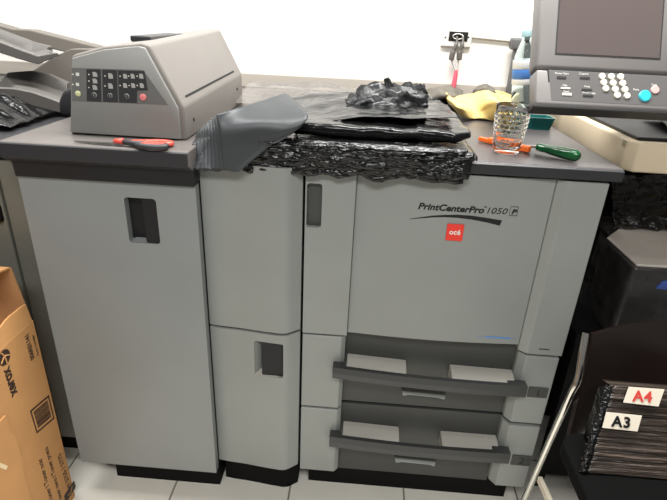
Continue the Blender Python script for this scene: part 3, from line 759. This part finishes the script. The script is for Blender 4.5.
# screwdriver
sd_ = thing('screwdriver', 'screwdriver with a clear green handle lying at the right front of the worktop', 'screwdriver', FZ(555, 150, 1.0103))
za, zb2 = 1.0235, 1.0235
h0_, h1v = FZ(537, 146.5, za), FZ(579.5, 156.5, zb2); dv = (h1v-h0_); Ld = dv.length; dn = dv.normalized()
bm = nb()
mrot = frame(Vector((0, 0, 0)), Vector((0, 0, 1)).cross(dn), Vector((0, 0, 1))).to_3x3()
mm = Matrix((( -dn.y, 0, dn.x), (dn.x, 0, dn.y), (0, 1, 0)))
lathe(bm, [(.005, 0), (.0085, .002), (.0095, Ld*.12), (.0085, Ld*.22), (.0105, Ld*.34), (.0122, Ld*.6), (.013, Ld*.85), (.0118, Ld*.95), (.007, Ld)], 32, h0_, mm, lambda a, z, r: -.0012*(math.cos(a*6) > .55) if .3*Ld < z < .9*Ld else 0)
obj('handle', bm, GREEN, sd_, 40)
t0 = h0_-dn*.062; t0.z = 1.0138
bm = nb(); tube(bm, [h0_+dn*.004, h0_-dn*.05+Vector((0, 0, -.0075)), t0], [.003, .003, .0026], 10); obj('shaft', bm, STEEL, sd_, 40)

# teal dish
td = thing('teal_dish', 'translucent teal plastic dish on the worktop behind the screwdriver', 'dish', FZ(537, 128, 1.0103))
c = FZ(537, 128, 1.0103)
bm = nb(); w, l, h = .036, .03, .032
def ringv(w_, l_, z): return [bm.verts.new((c.x+x, c.y+y, z)) for x, y in rrect(-w_, w_, -l_, l_, .008, 4)]
L_ = [ringv(w*.8, l*.8, 1.0103), ringv(w, l, 1.0103+h), ringv(w-.004, l-.004, 1.0103+h), ringv(w*.8-.004, l*.8-.004, 1.0153)]
for a, b in zip(L_, L_[1:]):
    n = len(a)
    for k in range(n): bm.faces.new((a[k], a[(k+1) % n], b[(k+1) % n], b[k]))
bm.faces.new(L_[0][::-1]); bm.faces.new(L_[-1]); bmesh.ops.recalc_face_normals(bm, faces=bm.faces[:]); obj('bowl', bm, TEAL, td, 40)

# water bottle
pb = FZ(521, 120, 1.0103)
wb = thing('water_bottle', 'clear plastic water bottle with a blue and white label behind the console', 'bottle', (pb.x, pb.y, 1.0103))
BT_M = Matrix.Translation((pb.x, pb.y, 1.0145)) @ Matrix.Rotation(math.radians(-7), 4, 'Y') @ Matrix.Translation((-pb.x, -pb.y, -1.0103))
R0 = .0335
prof = [(.001, .002), (.02, 0), (.030, .003), (R0, .01)]
for k in range(1, 8): prof += [(R0, .01+.011*k), (R0-.0018, .0155+.011*k)]
prof += [(R0, .1), (R0-.001, .11), (R0-.002, .160), (R0-.004, .175), (.022, .198), (.0145, .214), (.0132, .226)]
bm = nb(); lathe(bm, prof, 40, (pb.x, pb.y, 1.0103)); bm.transform(BT_M); obj('body', bm, PET, wb, 60)
LAB = mat('label_white', (196, 198, 200), .5); LABB = mat('label_blue', (70, 116, 182), .45)
def band(z0, z1, m, nm):
    bm = nb(); lathe(bm, [(R0+.0002-.0005*0, z0), (R0+.0004, z0+.0005), (R0+.0004, z1-.0005), (R0+.0002, z1)], 40, (pb.x, pb.y, 1.0103)); bm.transform(BT_M); obj(nm, bm, m, wb, 60)
band(.1, .115, LAB, 'label'); band(.1155, .142, LABB, 'label'); band(.1425, .165, LAB, 'label')
bm = nb(); lathe(bm, [(.014, .226), (.0155, .227), (.0155, .241), (.0145, .243)], 30, (pb.x, pb.y, 1.0103)); bm.transform(BT_M); obj('cap', bm, mat('cap_teal', (150, 180, 184), .4), wb, 40)

# ------------------------------------------------------------------ wall outlet, cables, duct, post
wo = thing('wall_outlet', 'white wall outlet box with an open dark socket on the back wall', 'outlet', (.43, YW, 1.2))
def wp(x, y, Y=YW): return FY(x, y, Y)
a, b = wp(442.5, 29.5), wp(470, 47.5)
bm = nb(); box(bm, a.x, b.x, YW-.014, YW+.002, b.z, a.z, .003); obj('plate', bm, mat('outlet_white', (206, 204, 200), .5), wo)
a2, b2 = wp(449, 31.2), wp(466.5, 41.5)
bm = nb(); box(bm, a2.x, b2.x, YW-.0155, YW-.0138, b2.z, a2.z, .0005); so = obj('socket', bm, BLK, wo)
bm = nb(); cc = wp(458, 36.5, YW-.02); tube(bm, [Vector((cc.x+.014*math.cos(t*.5)*1.3, YW-.018-.0003*t, cc.z+.009*math.sin(t*.5))) for t in range(0, 20)], .0016, 8); obj('cable_loop', bm, WHITE, wo, 180)
for x in (445, 467.8):
    q_ = wp(x, 37); bm = nb(); lathe(bm, [(.003, 0), (.003, .002)], 12, (q_.x, YW-.0135, q_.z), Matrix.Rotation(PI/2, 3, 'X')); obj('screw', bm, STEEL, wo)
duct = thing('cable_duct', 'white cable duct running right from the wall outlet', 'cable duct', (.6, YW, 1.19))
a, b = wp(470.5, 37.5), wp(524, 43)
bm = nb(); poly3(bm, [a, b, b+Vector((0, 0, .014)), a+Vector((0, 0, .014))], (0, -.012, 0), .002); obj('channel', bm, mat('duct_white', (214, 212, 208), .5), duct)
bm = nb(); poly3(bm, [a+Vector((0, -.0125, .0115)), b+Vector((0, -.0125, .0115)), b+Vector((0, -.0125, .0125)), a+Vector((0, -.0125, .0125))], (0, .001, 0)); obj('lid_seam', bm, PAD, duct)
pc = thing('power_cables', 'pair of grey plugs hanging from the wall outlet with a pink tag', 'cable', wp(456, 60, YW-.03))
CG = mat('cable_grey', (92, 88, 84), .5)
for x0_, x1_, x2_ in ((457, 453, 451), (463, 460, 459)):
    bm = nb(); tube(bm, smooth_path([wp(x0_, 36, YW-.016), wp(x0_-.5, 44, YW-.035), wp(x1_, 52, YW-.035), wp(x2_, 60, YW-.035)]), [.004]*6+[.007]*6+[.010]*6+[.009], 12); obj('plug', bm, CG, pc, 60)
bm = nb(); tube(bm, smooth_path([wp(451, 59, YW-.035), wp(454, 66, YW-.034), wp(456, 72, YW-.034)]), .004, 8); tube(bm, smooth_path([wp(459, 59, YW-.035), wp(457, 66, YW-.034), wp(456, 72, YW-.034)]), .004, 8); obj('cord', bm, mat('cord_pale', (196, 192, 188), .5), pc, 60)
t0_, t1_ = wp(456.5, 70, YW-.034), wp(453.5, 87, YW-.034)
PINK = mat('pink_tag', (214, 92, 110), .5)
bm = nb(); tube(bm, [t0_, t0_*.6+t1_*.4, t1_], [.006, .0085, .009], 12); obj('tag', bm, PINK, pc, 60)
dp = thing('support_post', 'dark grey plastic post with a cap against the wall behind the bottle', 'post', (.68, .96, 1.0))
a, b = wp(512, 37.5, .95), wp(536, 51, .95)
PST = mat('post_grey', (92, 92, 92), .5)
bm = nb(); box(bm, a.x, b.x, .93, .975, b.z, a.z, .008, 3); obj('cap', bm, PST, dp, 40)
a, b = wp(513.5, 50, .95), wp(523, 90, .95)
bm = nb(); prism(bm, [(a.x+.004, .0), (wp(530, 50, .95).x, .0), (wp(530, 50, .95).x, a.z), (a.x+.002, a.z)], 'y', .938, .97, .004); obj('stem', bm, PST, dp)

# ------------------------------------------------------------------ second copier at the right: body, cream bed, console on an arm
cb = thing('copier', 'second copier at the right edge with a cream scanner bed and black body', 'copier', (1.0, .55, 0))
bm = nb(); box(bm, .70, 1.4, .42, .92, .05, .975, .006); obj('body', bm, BLACK, cb)
bm = nb(); box(bm, .72, 1.38, .5, .9, 0, .05); obj('base', bm, BLACK, cb)
bm = nb()
prism(bm, [(.693, .11), (.71, .085), (1.4, .085), (1.4, .9), (.693, .9)], 'z', .984, 1.05, .006, 3); obj('scanner_bed', bm, CREAM, cb, 40)
bm = nb(); q_ = FX(624, 143.5, .692); box(bm, .6915, .694, q_.y-.008, q_.y+.008, q_.z-.006, q_.z+.008, .001); obj('catch', bm, mat('catch_olive', (150, 142, 120), .5), cb)
bm = nb(); box(bm, .712, 1.38, .105, .88, 1.05, 1.058, .002); obj('platen', bm, BLK, cb)
bm = nb(); box(bm, .9, 1.0, .28, .38, 1.05, 1.10, .006); prism(bm, [(.22, 1.09), (.34, 1.09), (.30, 1.2), (.24, 1.2)], 'x', .92, .98, .004); obj('console_arm', bm, CONSD, cb)

# console: face almost square to the line of sight, tilted back
tilt = .42
cc = FY(600, 60, .10)
ex = Vector((1, 0, 0)); ev = Vector((0, math.sin(tilt), math.cos(tilt))); en = ex.cross(ev)      # en points to the viewer (-Y, +Z)
CM = frame(cc, ex, ev)
kc = thing('control_console', 'grey touchscreen control console with a round keypad above the right worktop', 'control panel', mtx=CM)
def KL(x, y):                            # a pixel on the console face as local coordinates
    d = ray(x, y); t = ((cc-CP).dot(en))/d.dot(en); p = CP+d*t-cc
    return (p.dot(ex), p.dot(ev))
def kobj(name, bm, m, par, sm=None):
    bm.transform(CM); return obj(name, bm, m, par, sm)
xl, yt = KL(535, 5)[0], .16
xl = KL(537.5, 40)[0]; xr = xl+.345; ybot = KL(600, 72)[1]
bm = nb(); prism(bm, [(xl, ybot), (xr, ybot), (xr, yt), (xl, yt)], 'z', -.05, 0, .010, 3); hs = kobj('housing', bm, CONS, kc, 40)
s0 = KL(561.5, 2); s1 = KL(660.5, 55.5); sy1 = yt-.02
sx0 = KL(558, 30)[0]; sx1 = KL(661, 30)[0]; sy0 = KL(610, 56)[1]
bm = nb(); prism(bm, [(sx0-.003, sy0-.003), (sx1+.003, sy0-.003), (sx1+.003, sy1+.003), (sx0-.003, sy1+.003)], 'z', -.002, .0008, .0006); kobj('screen_bezel', bm, CONSD, kc)
SCREEN = mat('touchscreen', (92, 83, 81), .16, spec=.8, coat=.6)
bm = nb(); prism(bm, [(sx0, sy0), (sx1, sy0), (sx1, sy1), (sx0, sy1)], 'z', 0, .0014, .0003); kobj('touchscreen', bm, SCREEN, kc)
# lower key panel: its own slab, a little more upright at the front lip
yb1 = KL(600, 106)[1]
bm = nb(); prism(bm, [(ybot-.002, -.045), (ybot-.002, .002), (yb1+.004, .010), (yb1-.006, .010), (yb1-.006, -.03)], 'x', xl+.002, xr+.004, .004, 2); kobj('lower_housing', bm, CONS, kc, 40)
a0 = KL(547, 72); a1 = KL(552, 104)
bz_ = lambda y: .002+(ybot-y)/(ybot-yb1)*.008+.0006
kx0 = KL(548, 74)[0]; ky1 = KL(600, 72.5)[1]-.001; ky0 = KL(600, 104.5)[1]
bm = nb(); poly3(bm, [(kx0, ky1, bz_(ky1)), (xr-.01, ky1, bz_(ky1)), (xr-.01, ky0, bz_(ky0)), (kx0+.006, ky0, bz_(ky0))], (0, 0, -.004), .0008); kpn = kobj('key_panel', bm, CONSL, kc)
e_ = .003
bm = nb(); poly3(bm, [(kx0-e_, ky1+e_, bz_(ky1)-.0006), (xr-.006, ky1+e_, bz_(ky1)-.0006), (xr-.006, ky0-e_, bz_(ky0)-.0006), (kx0+.006-e_, ky0-e_, bz_(ky0)-.0006)], (0, 0, -.003)); kobj('panel_gap', bm, BLK, kc)
bm = nb(); prism(bm, [(yb1-.0062, .0102), (yb1-.0062, .0125), (yb1-.012, .0125), (yb1-.018, -.02), (yb1-.0065, -.03)], 'x', xl-.003, xr+.005, .001, 1); kobj('front_lip', bm, CONSD, kc)
KEYW = mat('key_cream', (226, 220, 204), .4); KB = mat('key_cyan', (54, 190, 208), .3); KR = mat('key_rose', (216, 172, 168), .35)
def key(x, y, rx, m, h=.004, par=None, nm='key'):
    p = KL(x, y); bm = nb(); lathe(bm, [(rx, 0), (rx, h*.6), (rx*.85, h)], 24, (0, 0, 0)); bm.transform(Matrix.Translation((p[0], p[1], bz_(p[1])-.0006))); return kobj(nm, bm, m, kpn, 40)
for (x, y) in ((601, 77), (610.2, 77.2), (619.5, 77.4), (602.3, 83.4), (611.6, 83.8), (621.2, 84.1), (604, 89.7), (613.3, 90.3), (623, 90.6), (615, 96.5), (624.7, 97)):
    key(x, y, .0066, KEYW)
key(642.3, 97.3, .0118, KB, .005); key(653, 91, .0084, KR, .004)
bm = nb()
def kbar(x0, y0, x1, y1):
    p, q = KL(x0, y0), KL(x1, y1); z = bz_((p[1]+q[1])/2)
    box(bm, p[0], q[0], min(p[1], q[1]), max(p[1], q[1]), z-.001, z+.0016)
def keyset(lst, m, nm):
    for r_ in lst:
        global bm; bm = nb(); kbar(*r_); kobj(nm, bm, m, kpn)
keyset([(559.3, 88.3, 568.5, 90.4), (560.5, 94, 569.5, 97)], KEYW, 'key')
keyset([(556, 77, 565, 79.6), (579, 77.5, 588.5, 79.8), (580, 89.8, 590, 91.8), (581, 96, 591, 98.2)], CONSD, 'key')
bm = nb()
def ktext(s, x, y, size):
    global bm
    p = KL(x, y); t = text_bm(s, size, align='CENTER', depth=.0002); t.transform(Matrix.Translation((p[0], p[1], bz_(p[1])+.0003))); merge(bm, t)
ktext('Power Save', 561, 75, .0058); ktext('Counter', 583, 75.4, .0058); ktext('Help', 563.5, 87, .005); ktext('Reset', 564.5, 93.2, .005); ktext('Mode', 585.5, 88.4, .005); ktext('Proof Copy', 587, 95, .0055)
ktext('Start', 634, 91.5, .006); ktext('Stop', 652.5, 86.6, .006)
kobj('lettering', bm, WHITE, kpn)
# crumpled black film on the scanner bed
A, B, C2, D = Vector((.80, .15, 1.063)), Vector((1.1, .13, 1.063)), Vector((1.1, .34, 1.063)), Vector((.83, .34, 1.063))
bm = crumple(lambda u, v: bil(A, B, C2, D, u, v)+Vector((0, 0, .016*math.sin(PI*v))), 40, 24, .018, 1.6, 21, .0014)
for v in bm.verts: v.co.z = min(max(v.co.z, 1.0595), 1.085)
tag(recentre(obj('plastic_bag', bm, FILM, None, 180)), 'crumpled black film on the cream scanner bed under the console', 'plastic bag')

# wrapped stack under the bed, standing on a black stand
sb_ = thing('black_stand', 'low black stand behind the chair at the right', 'stand', (.95, .2, 0))
bm = nb(); box(bm, .70, 1.3, .10, .40, .52, .55, .004); obj('top', bm, BLACK, sb_)
for x, y in ((.715, .115), (1.27, .115), (.715, .37), (1.27, .37)):
    bm = nb(); box(bm, x-.012, x+.012, y-.012, y+.012, 0, .52, .002); obj('leg', bm, BLACK, sb_)
bm = nb(); box(bm, .705, 1.29, .375, .395, .04, .52); obj('back_panel', bm, BLACK, sb_)
bm = nb(); box(bm, .72, 1.28, .105, .115, .05, .52); obj('front_panel', bm, BLACK, sb_)
ws = thing('wrapped_paper_stack', 'block wrapped in black and clear film under the cream scanner bed', 'wrapped stack', (.9, .25, .55))
P_ = [FZ(615, 212, .76), FZ(603, 238, .76), FZ(634, 267, .76), FZ(672, 270, .76)]
w0 = [(P_[0].x, min(.40, P_[0].y)), (P_[1].x, P_[1].y), (P_[2].x, P_[2].y), (1.2, P_[2].y+.0), (1.2, min(.4, P_[0].y))]
bm = nb(); prism(bm, w0, 'z', .5505, .759, .012, 3); obj('block', bm, mat('stack_black', (14, 14, 15), .3, spec=.6, bump=.5, bscale=30, detail=6), ws, 40)
bm = nb(); prism(bm, shrink(w0, .95), 'z', .758, .7635, .002); obj('top_sheen', bm, mat('wrapped_top_sheen', (196, 188, 180), .3, bump=.25, bscale=22, detail=5), ws)  # pale colour paints the reflection on the black wrapped top
def fwrap(u, v):
    n = len(w0); pts = [Vector((p[0], p[1], 0)) for p in (w0[0], w0[1], w0[2], w0[3])]
    s = u*3; i = min(2, int(s)); q = pts[i].lerp(pts[i+1], s-i)
    c_ = Vector((.95, .25, 0)); d = (q-c_); d.normalize()
    z = .775-v*.2
    r = .010+.012*abs(nz((u*9, v*4, 2), 1, 7))+.012*v
    p = q+d*r; p.z = z+.01*nz((u*7, v*3, 9), 1, 1); return p
bm = nb(); slab(bm, fwrap, 60, 20, .0008); obj('film_wrap', bm, WRAP, ws, 180)
def ftop(u, v):
    p = bil(Vector((P_[1].x, .12, .769)), Vector((1.18, .12, .769)), Vector((1.18, .4, .769)), Vector((P_[1].x+.02, .4, .769)), u, v)
    p.z += .012*abs(nz((u*7, v*5, 2), 1, 4)); return p
bm = nb(); slab(bm, ftop, 40, 24, .0008); obj('film_top', bm, WRAP, ws, 180)
A, B, C2, D = FY(606, 222, .37), FY(680, 222, .37), FY(680, 172, .36), FY(612, 176, .36)
def fdr(u, v):
    p = bil(A, B, C2, D, u, v); p.y -= .02*abs(nz((u*6, v*5, 3), 1, 5))+.05*(1-v)**2; p.z = max(p.z, .772); p.z += .008*nz((u*9, v*7, 1), 1, 3); return p
bm = nb(); slab(bm, fdr, 50, 30, .001); obj('film_drape', bm, FILMC, ws, 180)
q_ = FY(666, 286, P_[2].y-.004)
bm = nb(); prism(bm, [(q_.x-.022, q_.z-.008), (q_.x+.05, q_.z-.012), (q_.x+.05, q_.z+.016), (q_.x-.01, q_.z+.012)], 'y', P_[2].y-.006, P_[2].y-.001, .001); obj('blue_label', bm, mat('blue_label', (40, 76, 160), .35), ws)

# ------------------------------------------------------------------ chair with a wrapped bag bundle
ch = thing('chair', 'dark chair with chrome tube frame at the right, a bag bundle on its seat', 'chair', (.85, -.2, 0))
top_, kin, bot_ = FY(586, 333, -.045), FY(578, 379, -.085), FZ(513, 524, 0.011)
mid_ = FY(548, 445, -.055)
bot_ = FZ(517, 516, .011)
path = smooth_path([top_, FY(582, 355, -.066), kin, FY(570, 396, -.086), mid_, FY(530, 486, -.03), bot_], 6)
XC1 = 1.02
def mir(p): return Vector((XC1+(.66-p.x)*1.0, p.y, p.z))
fl0 = Vector((.60, -.43, .40))
for mf in (lambda p: p, mir):
    bm = nb(); tube(bm, [mf(p) for p in path], .0078, 14); obj('frame_tube', bm, CHROME, ch, 60)
    bm = nb(); tube(bm, smooth_path([mf(Vector((.66, -.10, .395))), mf(Vector((.665, -.38, .395))), mf(Vector((.655, -.45, .37))), mf(Vector((.63, -.50, .011)))], 8), .0078, 12); obj('front_leg', bm, CHROME, ch, 60)
r0_ = FY(541, 479, -.045)
rail = [r0_+Vector((-.004, 0, 0)), r0_+Vector((.03, -.40, -.01))]
for mf in (lambda p: p, mir):
    bm = nb(); a, b = mf(rail[0]), mf(rail[1]); poly3(bm, [a+Vector((-.006, 0, -.010)), a+Vector((.006, 0, -.010)), a+Vector((.006, 0, .010)), a+Vector((-.006, 0, .010))], b-a, .002); obj('side_rail', bm, mat('rail_cream', (214, 204, 184), .5) if 'rail_cream' not in MATS else MATS['rail_cream'], ch)
# curved back shell
bt_z = FY(592, 334, -.05).z
def fb(u, v):
    bow = math.sin(PI*u)
    z = .40+(bt_z+.010*bow-.40)*(1-v)
    lft = top_.x+.010+(.62-top_.x)*v
    x = lft+(XC1+.015-lft)*u; y = -.115+.070*(1-v)+.055*bow
    return (x, y, z)
bm = nb(); slab(bm, fb, 36, 16, .010); obj('backrest', bm, SHELL, ch, 60)
bm = nb(); prism(bm, rrect(.60, XC1+.03, -.50, -.125, .05, 6), 'z', .395, .432, .016, 4); obj('seat', bm, mat('seat_black', (7, 7, 7), .85, spec=.12, bump=.1, bscale=250), ch, 50)
# bundle: leans against the chair back, its layered edges to the front
bb = thing('plastic_bag_bundle', 'bundle of black plastic bags with two paper labels on the chair seat', 'plastic bags', (.8, -.2, .433))
zlo, zhi = .434, .600
b1, b0 = FZ(580, 471, zlo), FZ(606, 385, zhi)
def face(x, s):                          # s: 0 at the seat, 1 at the upper edge
    return Vector((x, b1.y+(b0.y-b1.y)*s, zlo+(zhi-zlo)*s))
fn = Vector((1, 0, 0)).cross(Vector((0, b0.y-b1.y, zhi-zlo))).normalized()
xB = 1.0
BUN = mat('bundle_film_sheen', (66, 57, 51), .26, spec=.6, var=.75, vscale=40, bump=.8, bscale=34, stretch=(.08, 2.2, 2.6), detail=8)  # brown tone and pale streaks paint reflections into the black film's colour
NB = 12
for i in range(NB):
    s0_, s1_ = i/NB, (i+1)/NB; e = random.uniform(-.004, .004)
    def f(u, v, s0_=s0_, s1_=s1_, e=e, i=i):
        s_ = s0_+(s1_-s0_)*min(1, max(0, (v-.15)/.7)); xl_ = b1.x+(b0.x-b1.x)*s_+e
        x = xl_+(.014*(1-min(1, min(v, 1-v)/.3))+.002)+(xB-xl_)*u; p = face(x, s_)
        bulge = math.sin(PI*min(1, max(0, (v-.15)/.7)))
        d = .004+.0018*bulge+.003*nz((x*9, s_*60, i), 1, 3)+.0016*nz((x*40, s_*150, i), 1, 6)
        if v < .15: d = .003-.035*(1-v/.15)
        if v > .85: d = .003-(.035 if i < NB-1 else .05)*(v-.85)/.15
        if u < .03: d -= .006*(1-u/.03)
        return p+fn*d
    bm = nb(); slab(bm, f, 60, 20, .0012); obj('bag_layer', bm, BUN, bb, 180)
bm = nb()
core = [face(0, 0)-fn*.004, face(0, 1)-fn*.004, Vector((0, b0.y+.03, zhi-.03)), Vector((0, b1.y+.10, zlo))]
prism(bm, [(p.y, p.z) for p in core], 'x', b0.x+.004, xB); obj('core', bm, FILM, bb)
def f(u, v):
    s_ = 1-u; xl_ = b1.x+(b0.x-b1.x)*s_
    p = face(xl_-.004+.022*v, s_)
    return p+fn*(.011*math.sin(PI*(.15+.8*v))+.003*nz((u*16, v*4, 4), 1, 3)-.002)
bm = nb(); slab(bm, f, 60, 10, .0008); obj('edge_wrap', bm, FILMC, bb, 180)
LP = mat('label_paper', (226, 216, 198), .6); LR = mat('label_red', (206, 66, 58), .6)
def paper(q4, txt, m, size, side):
    org = face(0, 0)+fn*.0145
    def on(x, y): d = ray(x, y); return CP+d*((org-CP).dot(fn)/d.dot(fn))
    pts = [on(*q) for q in q4]; mid = sum(pts, Vector())/4
    lo = thing('paper_label', 'white paper label reading '+txt+(' in red' if txt == 'A4' else ' in black')+side, 'label', mid)
    bm = nb(); poly3(bm, pts, -fn*.0015); obj('paper', bm, LP, lo)
    exx = (pts[1]-pts[0]).normalized(); eyy = pts[0]-pts[3]
    t = text_bm(txt, size, align='CENTER', depth=.0004, weight=.0010, spacing=1.15)
    t.transform(frame(mid-eyy.normalized()*size*.35+fn*.0008, exx, eyy)); obj('lettering', t, m, lo)
paper([(629, 387), (664.5, 389.5), (658.5, 406.5), (623.5, 402.5)], 'A4', LR, .030, ' at the upper edge of the bag bundle')
paper([(606.5, 412.2), (642, 415.8), (637.5, 431.5), (602.5, 427.8)], 'A3', BLK, .030, ' on the front of the bag bundle')

# ------------------------------------------------------------------ cardboard box
cx_ = thing('cardboard_box', 'open brown cardboard box with printed side at the left foreground', 'box', (-.8, -.28, 0))
bx1, by1 = -.632, -.066
bx0, by0 = -.98, -.50
zt_ = FX(31, 322, bx1).z
def wallbox(bm, *a): box(bm, *a, .001, 1)
bm = nb(); wallbox(bm, bx1-.005, bx1, by0, by1, 0, zt_); fp = obj('side', bm, CARD, cx_)
bm = nb(); wallbox(bm, bx0, bx0+.005, by0, by1, 0, zt_); obj('side', bm, CARD, cx_)
bm = nb(); wallbox(bm, bx0+.0051, bx1-.0051, by1-.005, by1, 0, zt_); obj('end', bm, CARD, cx_)
bm = nb(); wallbox(bm, bx0+.0051, bx1-.0051, by0, by0+.005, 0, zt_); obj('end', bm, CARD, cx_)
bm = nb(); box(bm, bx0+.006, bx1-.006, by0+.006, by1-.006, .001, .006); obj('bottom', bm, CARDIN, cx_)
ed = []
for k in range(25):
    t = k/24; y = by1-.004+(by0-by1)*t; ed.append((y, zt_+.044+.003*math.sin(k*.9)+.003*random.uniform(-1, 1)))
bm = nb(); prism(bm, [(by1-.004, zt_-.001)]+ed+[(by0-.004, zt_-.001)], 'x', bx1-.0045, bx1-.0005)
for v in bm.verts: v.co.x -= (v.co.z-zt_)*.12
obj('flap', bm, CARD, cx_)
bm = nb(); poly3(bm, [Vector((bx1-.006, by1-.001, zt_)), Vector((bx0+.006, by1-.001, zt_)), Vector((bx0+.03, by1+.006, zt_+.13)), Vector((bx1-.03, by1+.006, zt_+.13))], (0, .004, 0)); obj('flap', bm, CARDIN, cx_)
bm = nb(); poly3(bm, [Vector((bx1-.03, by1+.006, zt_+.13)), Vector((bx0+.03, by1+.006, zt_+.13)), Vector((bx0+.03, by1-.11, zt_+.155)), Vector((bx1-.04, by1-.11, zt_+.15))], (0, 0, .004)); obj('folded_flap', bm, CARD, cx_)
bm = nb(); poly3(bm, [Vector((bx0+.002, by0, zt_)), Vector((bx0+.002, by1-.01, zt_)), Vector((bx0-.07, by1-.02, zt_+.09)), Vector((bx0-.07, by0, zt_+.09))], (-.003, 0, -.003)); obj('flap', bm, CARD, cx_)
# raised overlap on the left part of the printed side
xo = bx1+.0005
sl0 = [FX(4, 415, xo), FX(10, 433, xo), FX(13.5, 435, xo), FX(22, 463, xo), FX(20, 466, xo), FX(30, 500, xo), FX(40, 540, xo)]
pts = [(p.y, max(.003, p.z)) for p in sl0]
bm = nb(); prism(bm, [(by0, pts[0][1])]+pts+[(by0, .003)], 'x', bx1+.0002, bx1+.005, .0006, 1); obj('overlap', bm, CARD, cx_)
TAPE = mat('tape', (232, 208, 168), .25)
a = FX(3, 465, bx1+.005); bm = nb(); poly3(bm, [FX(-4, 461, bx1+.0052), FX(8, 466, bx1+.0052), FX(6, 470, bx1+.0052), FX(-4, 466, bx1+.0052)], (-.0006, 0, 0)); obj('tape', bm, TAPE, cx_)
# printing, reading upward
xp = bx1+.0004
def card_text(s, a, b, h, m=INK, weight=0):
    A_, B_ = FX(*a, xp), FX(*b, xp)
    t = text_bm(s, h, weight=weight, depth=.0003); w = max(v.co.x for v in t.verts)-min(v.co.x for v in t.verts)
    k = (B_-A_).length/w
    for v in t.verts: v.co.x *= k
    e = (B_-A_).normalized(); t.transform(frame(A_, e, Vector((0, -1, 0)))); obj('printing', t, m, fp)
card_text('xerox', (17, 392), (8.5, 364.5), .036, INK, .0012)
card_text('006R01141', (34.5, 358), (28.5, 333.5), .020, INK, .0003)
card_text('Toner Cartridge', (38.7, 354.5), (33.5, 335), .008)
card_text('Toner / Toner noir', (53, 500), (41.5, 457), .022, INK)
card_text('Toner nero / Toner preto', (62.5, 500), (47.5, 446), .020, INK)
card_text('W 5755 / 5775', (71, 487), (60.5, 452.5), .020, INK)
bcq = [(30, 411), (48.7, 395), (54.3, 418.5), (36.8, 433.5)]
P4 = [FX(*q, xp) for q in bcq]
bm = nb()
def quad(a, b, c, d): poly3(bm, [a, b, c, d], (.0004, 0, 0))
def Q(u, v): return bil(P4[0], P4[1], P4[2], P4[3], u, v)
for (u0_, u1_, v0_, v1_) in ((0, 1, 0, .06), (0, 1, .94, 1), (0, .05, 0, 1), (.95, 1, 0, 1)): quad(Q(u0_, v0_), Q(u1_, v0_), Q(u1_, v1_), Q(u0_, v1_))
v_ = .14
while v_ < .86:
    w = random.choice((.015, .025, .04)); quad(Q(.13, v_), Q(.87, v_), Q(.87, v_+w), Q(.13, v_+w)); v_ += w+random.choice((.02, .03))
obj('barcode', bm, INK, fp)
c = FX(4.5, 357.5, xp)
bm = nb(); lathe(bm, [(.018, 0), (.018, .0004)], 32, c, Matrix.Rotation(PI/2, 3, 'Y')); lg = obj('round_logo', bm, INK, fp)
bm = nb()
tube(bm, smooth_path([Vector((c.x+.0006, c.y-.014, c.z-.007)), Vector((c.x+.0006, c.y, c.z+.003)), Vector((c.x+.0006, c.y+.015, c.z-.004))], 5), .0016, 6)
tube(bm, smooth_path([Vector((c.x+.0006, c.y-.006, c.z+.015)), Vector((c.x+.0006, c.y, c.z+.003)), Vector((c.x+.0006, c.y+.002, c.z-.016))], 5), .0016, 6)
obj('logo_stripes', bm, CARD, lg)
a, b = FX(66.3, 496, xp), FX(73.5, 487, xp); cc2 = FX(70, 491.5, xp)
bm = nb(); prism(bm, rrect(cc2.y-.026, cc2.y+.026, cc2.z-.014, cc2.z+.014, .004), 'x', xp-.0002, xp+.0003); ic = obj('recycle_icon', bm, INK, fp)
bm = nb(); tube(bm, [Vector((xp+.0005, cc2.y-.013, cc2.z)), Vector((xp+.0005, cc2.y, cc2.z-.007)), Vector((xp+.0005, cc2.y+.012, cc2.z+.006))], .001, 6); obj('icon_mark', bm, CARD, ic)

# ------------------------------------------------------------------ light
def area(name, loc, size, sy, power, target, col=(1, .99, .965)):
    l = bpy.data.lights.new(name, 'AREA'); l.shape = 'RECTANGLE'; l.size = size; l.size_y = sy; l.energy = power; l.color = col
    o = bpy.data.objects.new(name, l); COL.objects.link(o); o.location = loc
    o.rotation_euler = (Vector(target)-Vector(loc)).to_track_quat('-Z', 'Y').to_euler(); return o
area('ceiling_or_fill_lamp', (.5, .15, 2.65), 1.2, .4, 66, (.5, .2, 0))
area('ceiling_or_fill_lamp', (-1.0, .1, 2.65), 1.2, .4, 40, (-1.0, .15, 0))
area('ceiling_or_fill_lamp', (.1, -1.9, 2.65), 1.6, .5, 52, (.1, -1.6, 0))  # unseen fill lamp added behind the camera to brighten the fronts
w = bpy.data.worlds.new('room_light'); S.world = w; w.use_nodes = True
w.node_tree.nodes['Background'].inputs[0].default_value = (1, .98, .96, 1); w.node_tree.nodes['Background'].inputs[1].default_value = .17
S.view_settings.view_transform = 'Standard'; S.view_settings.look = 'None'; S.view_settings.gamma = 1; S.view_settings.use_curve_mapping = False
S.view_settings.exposure = 0.15
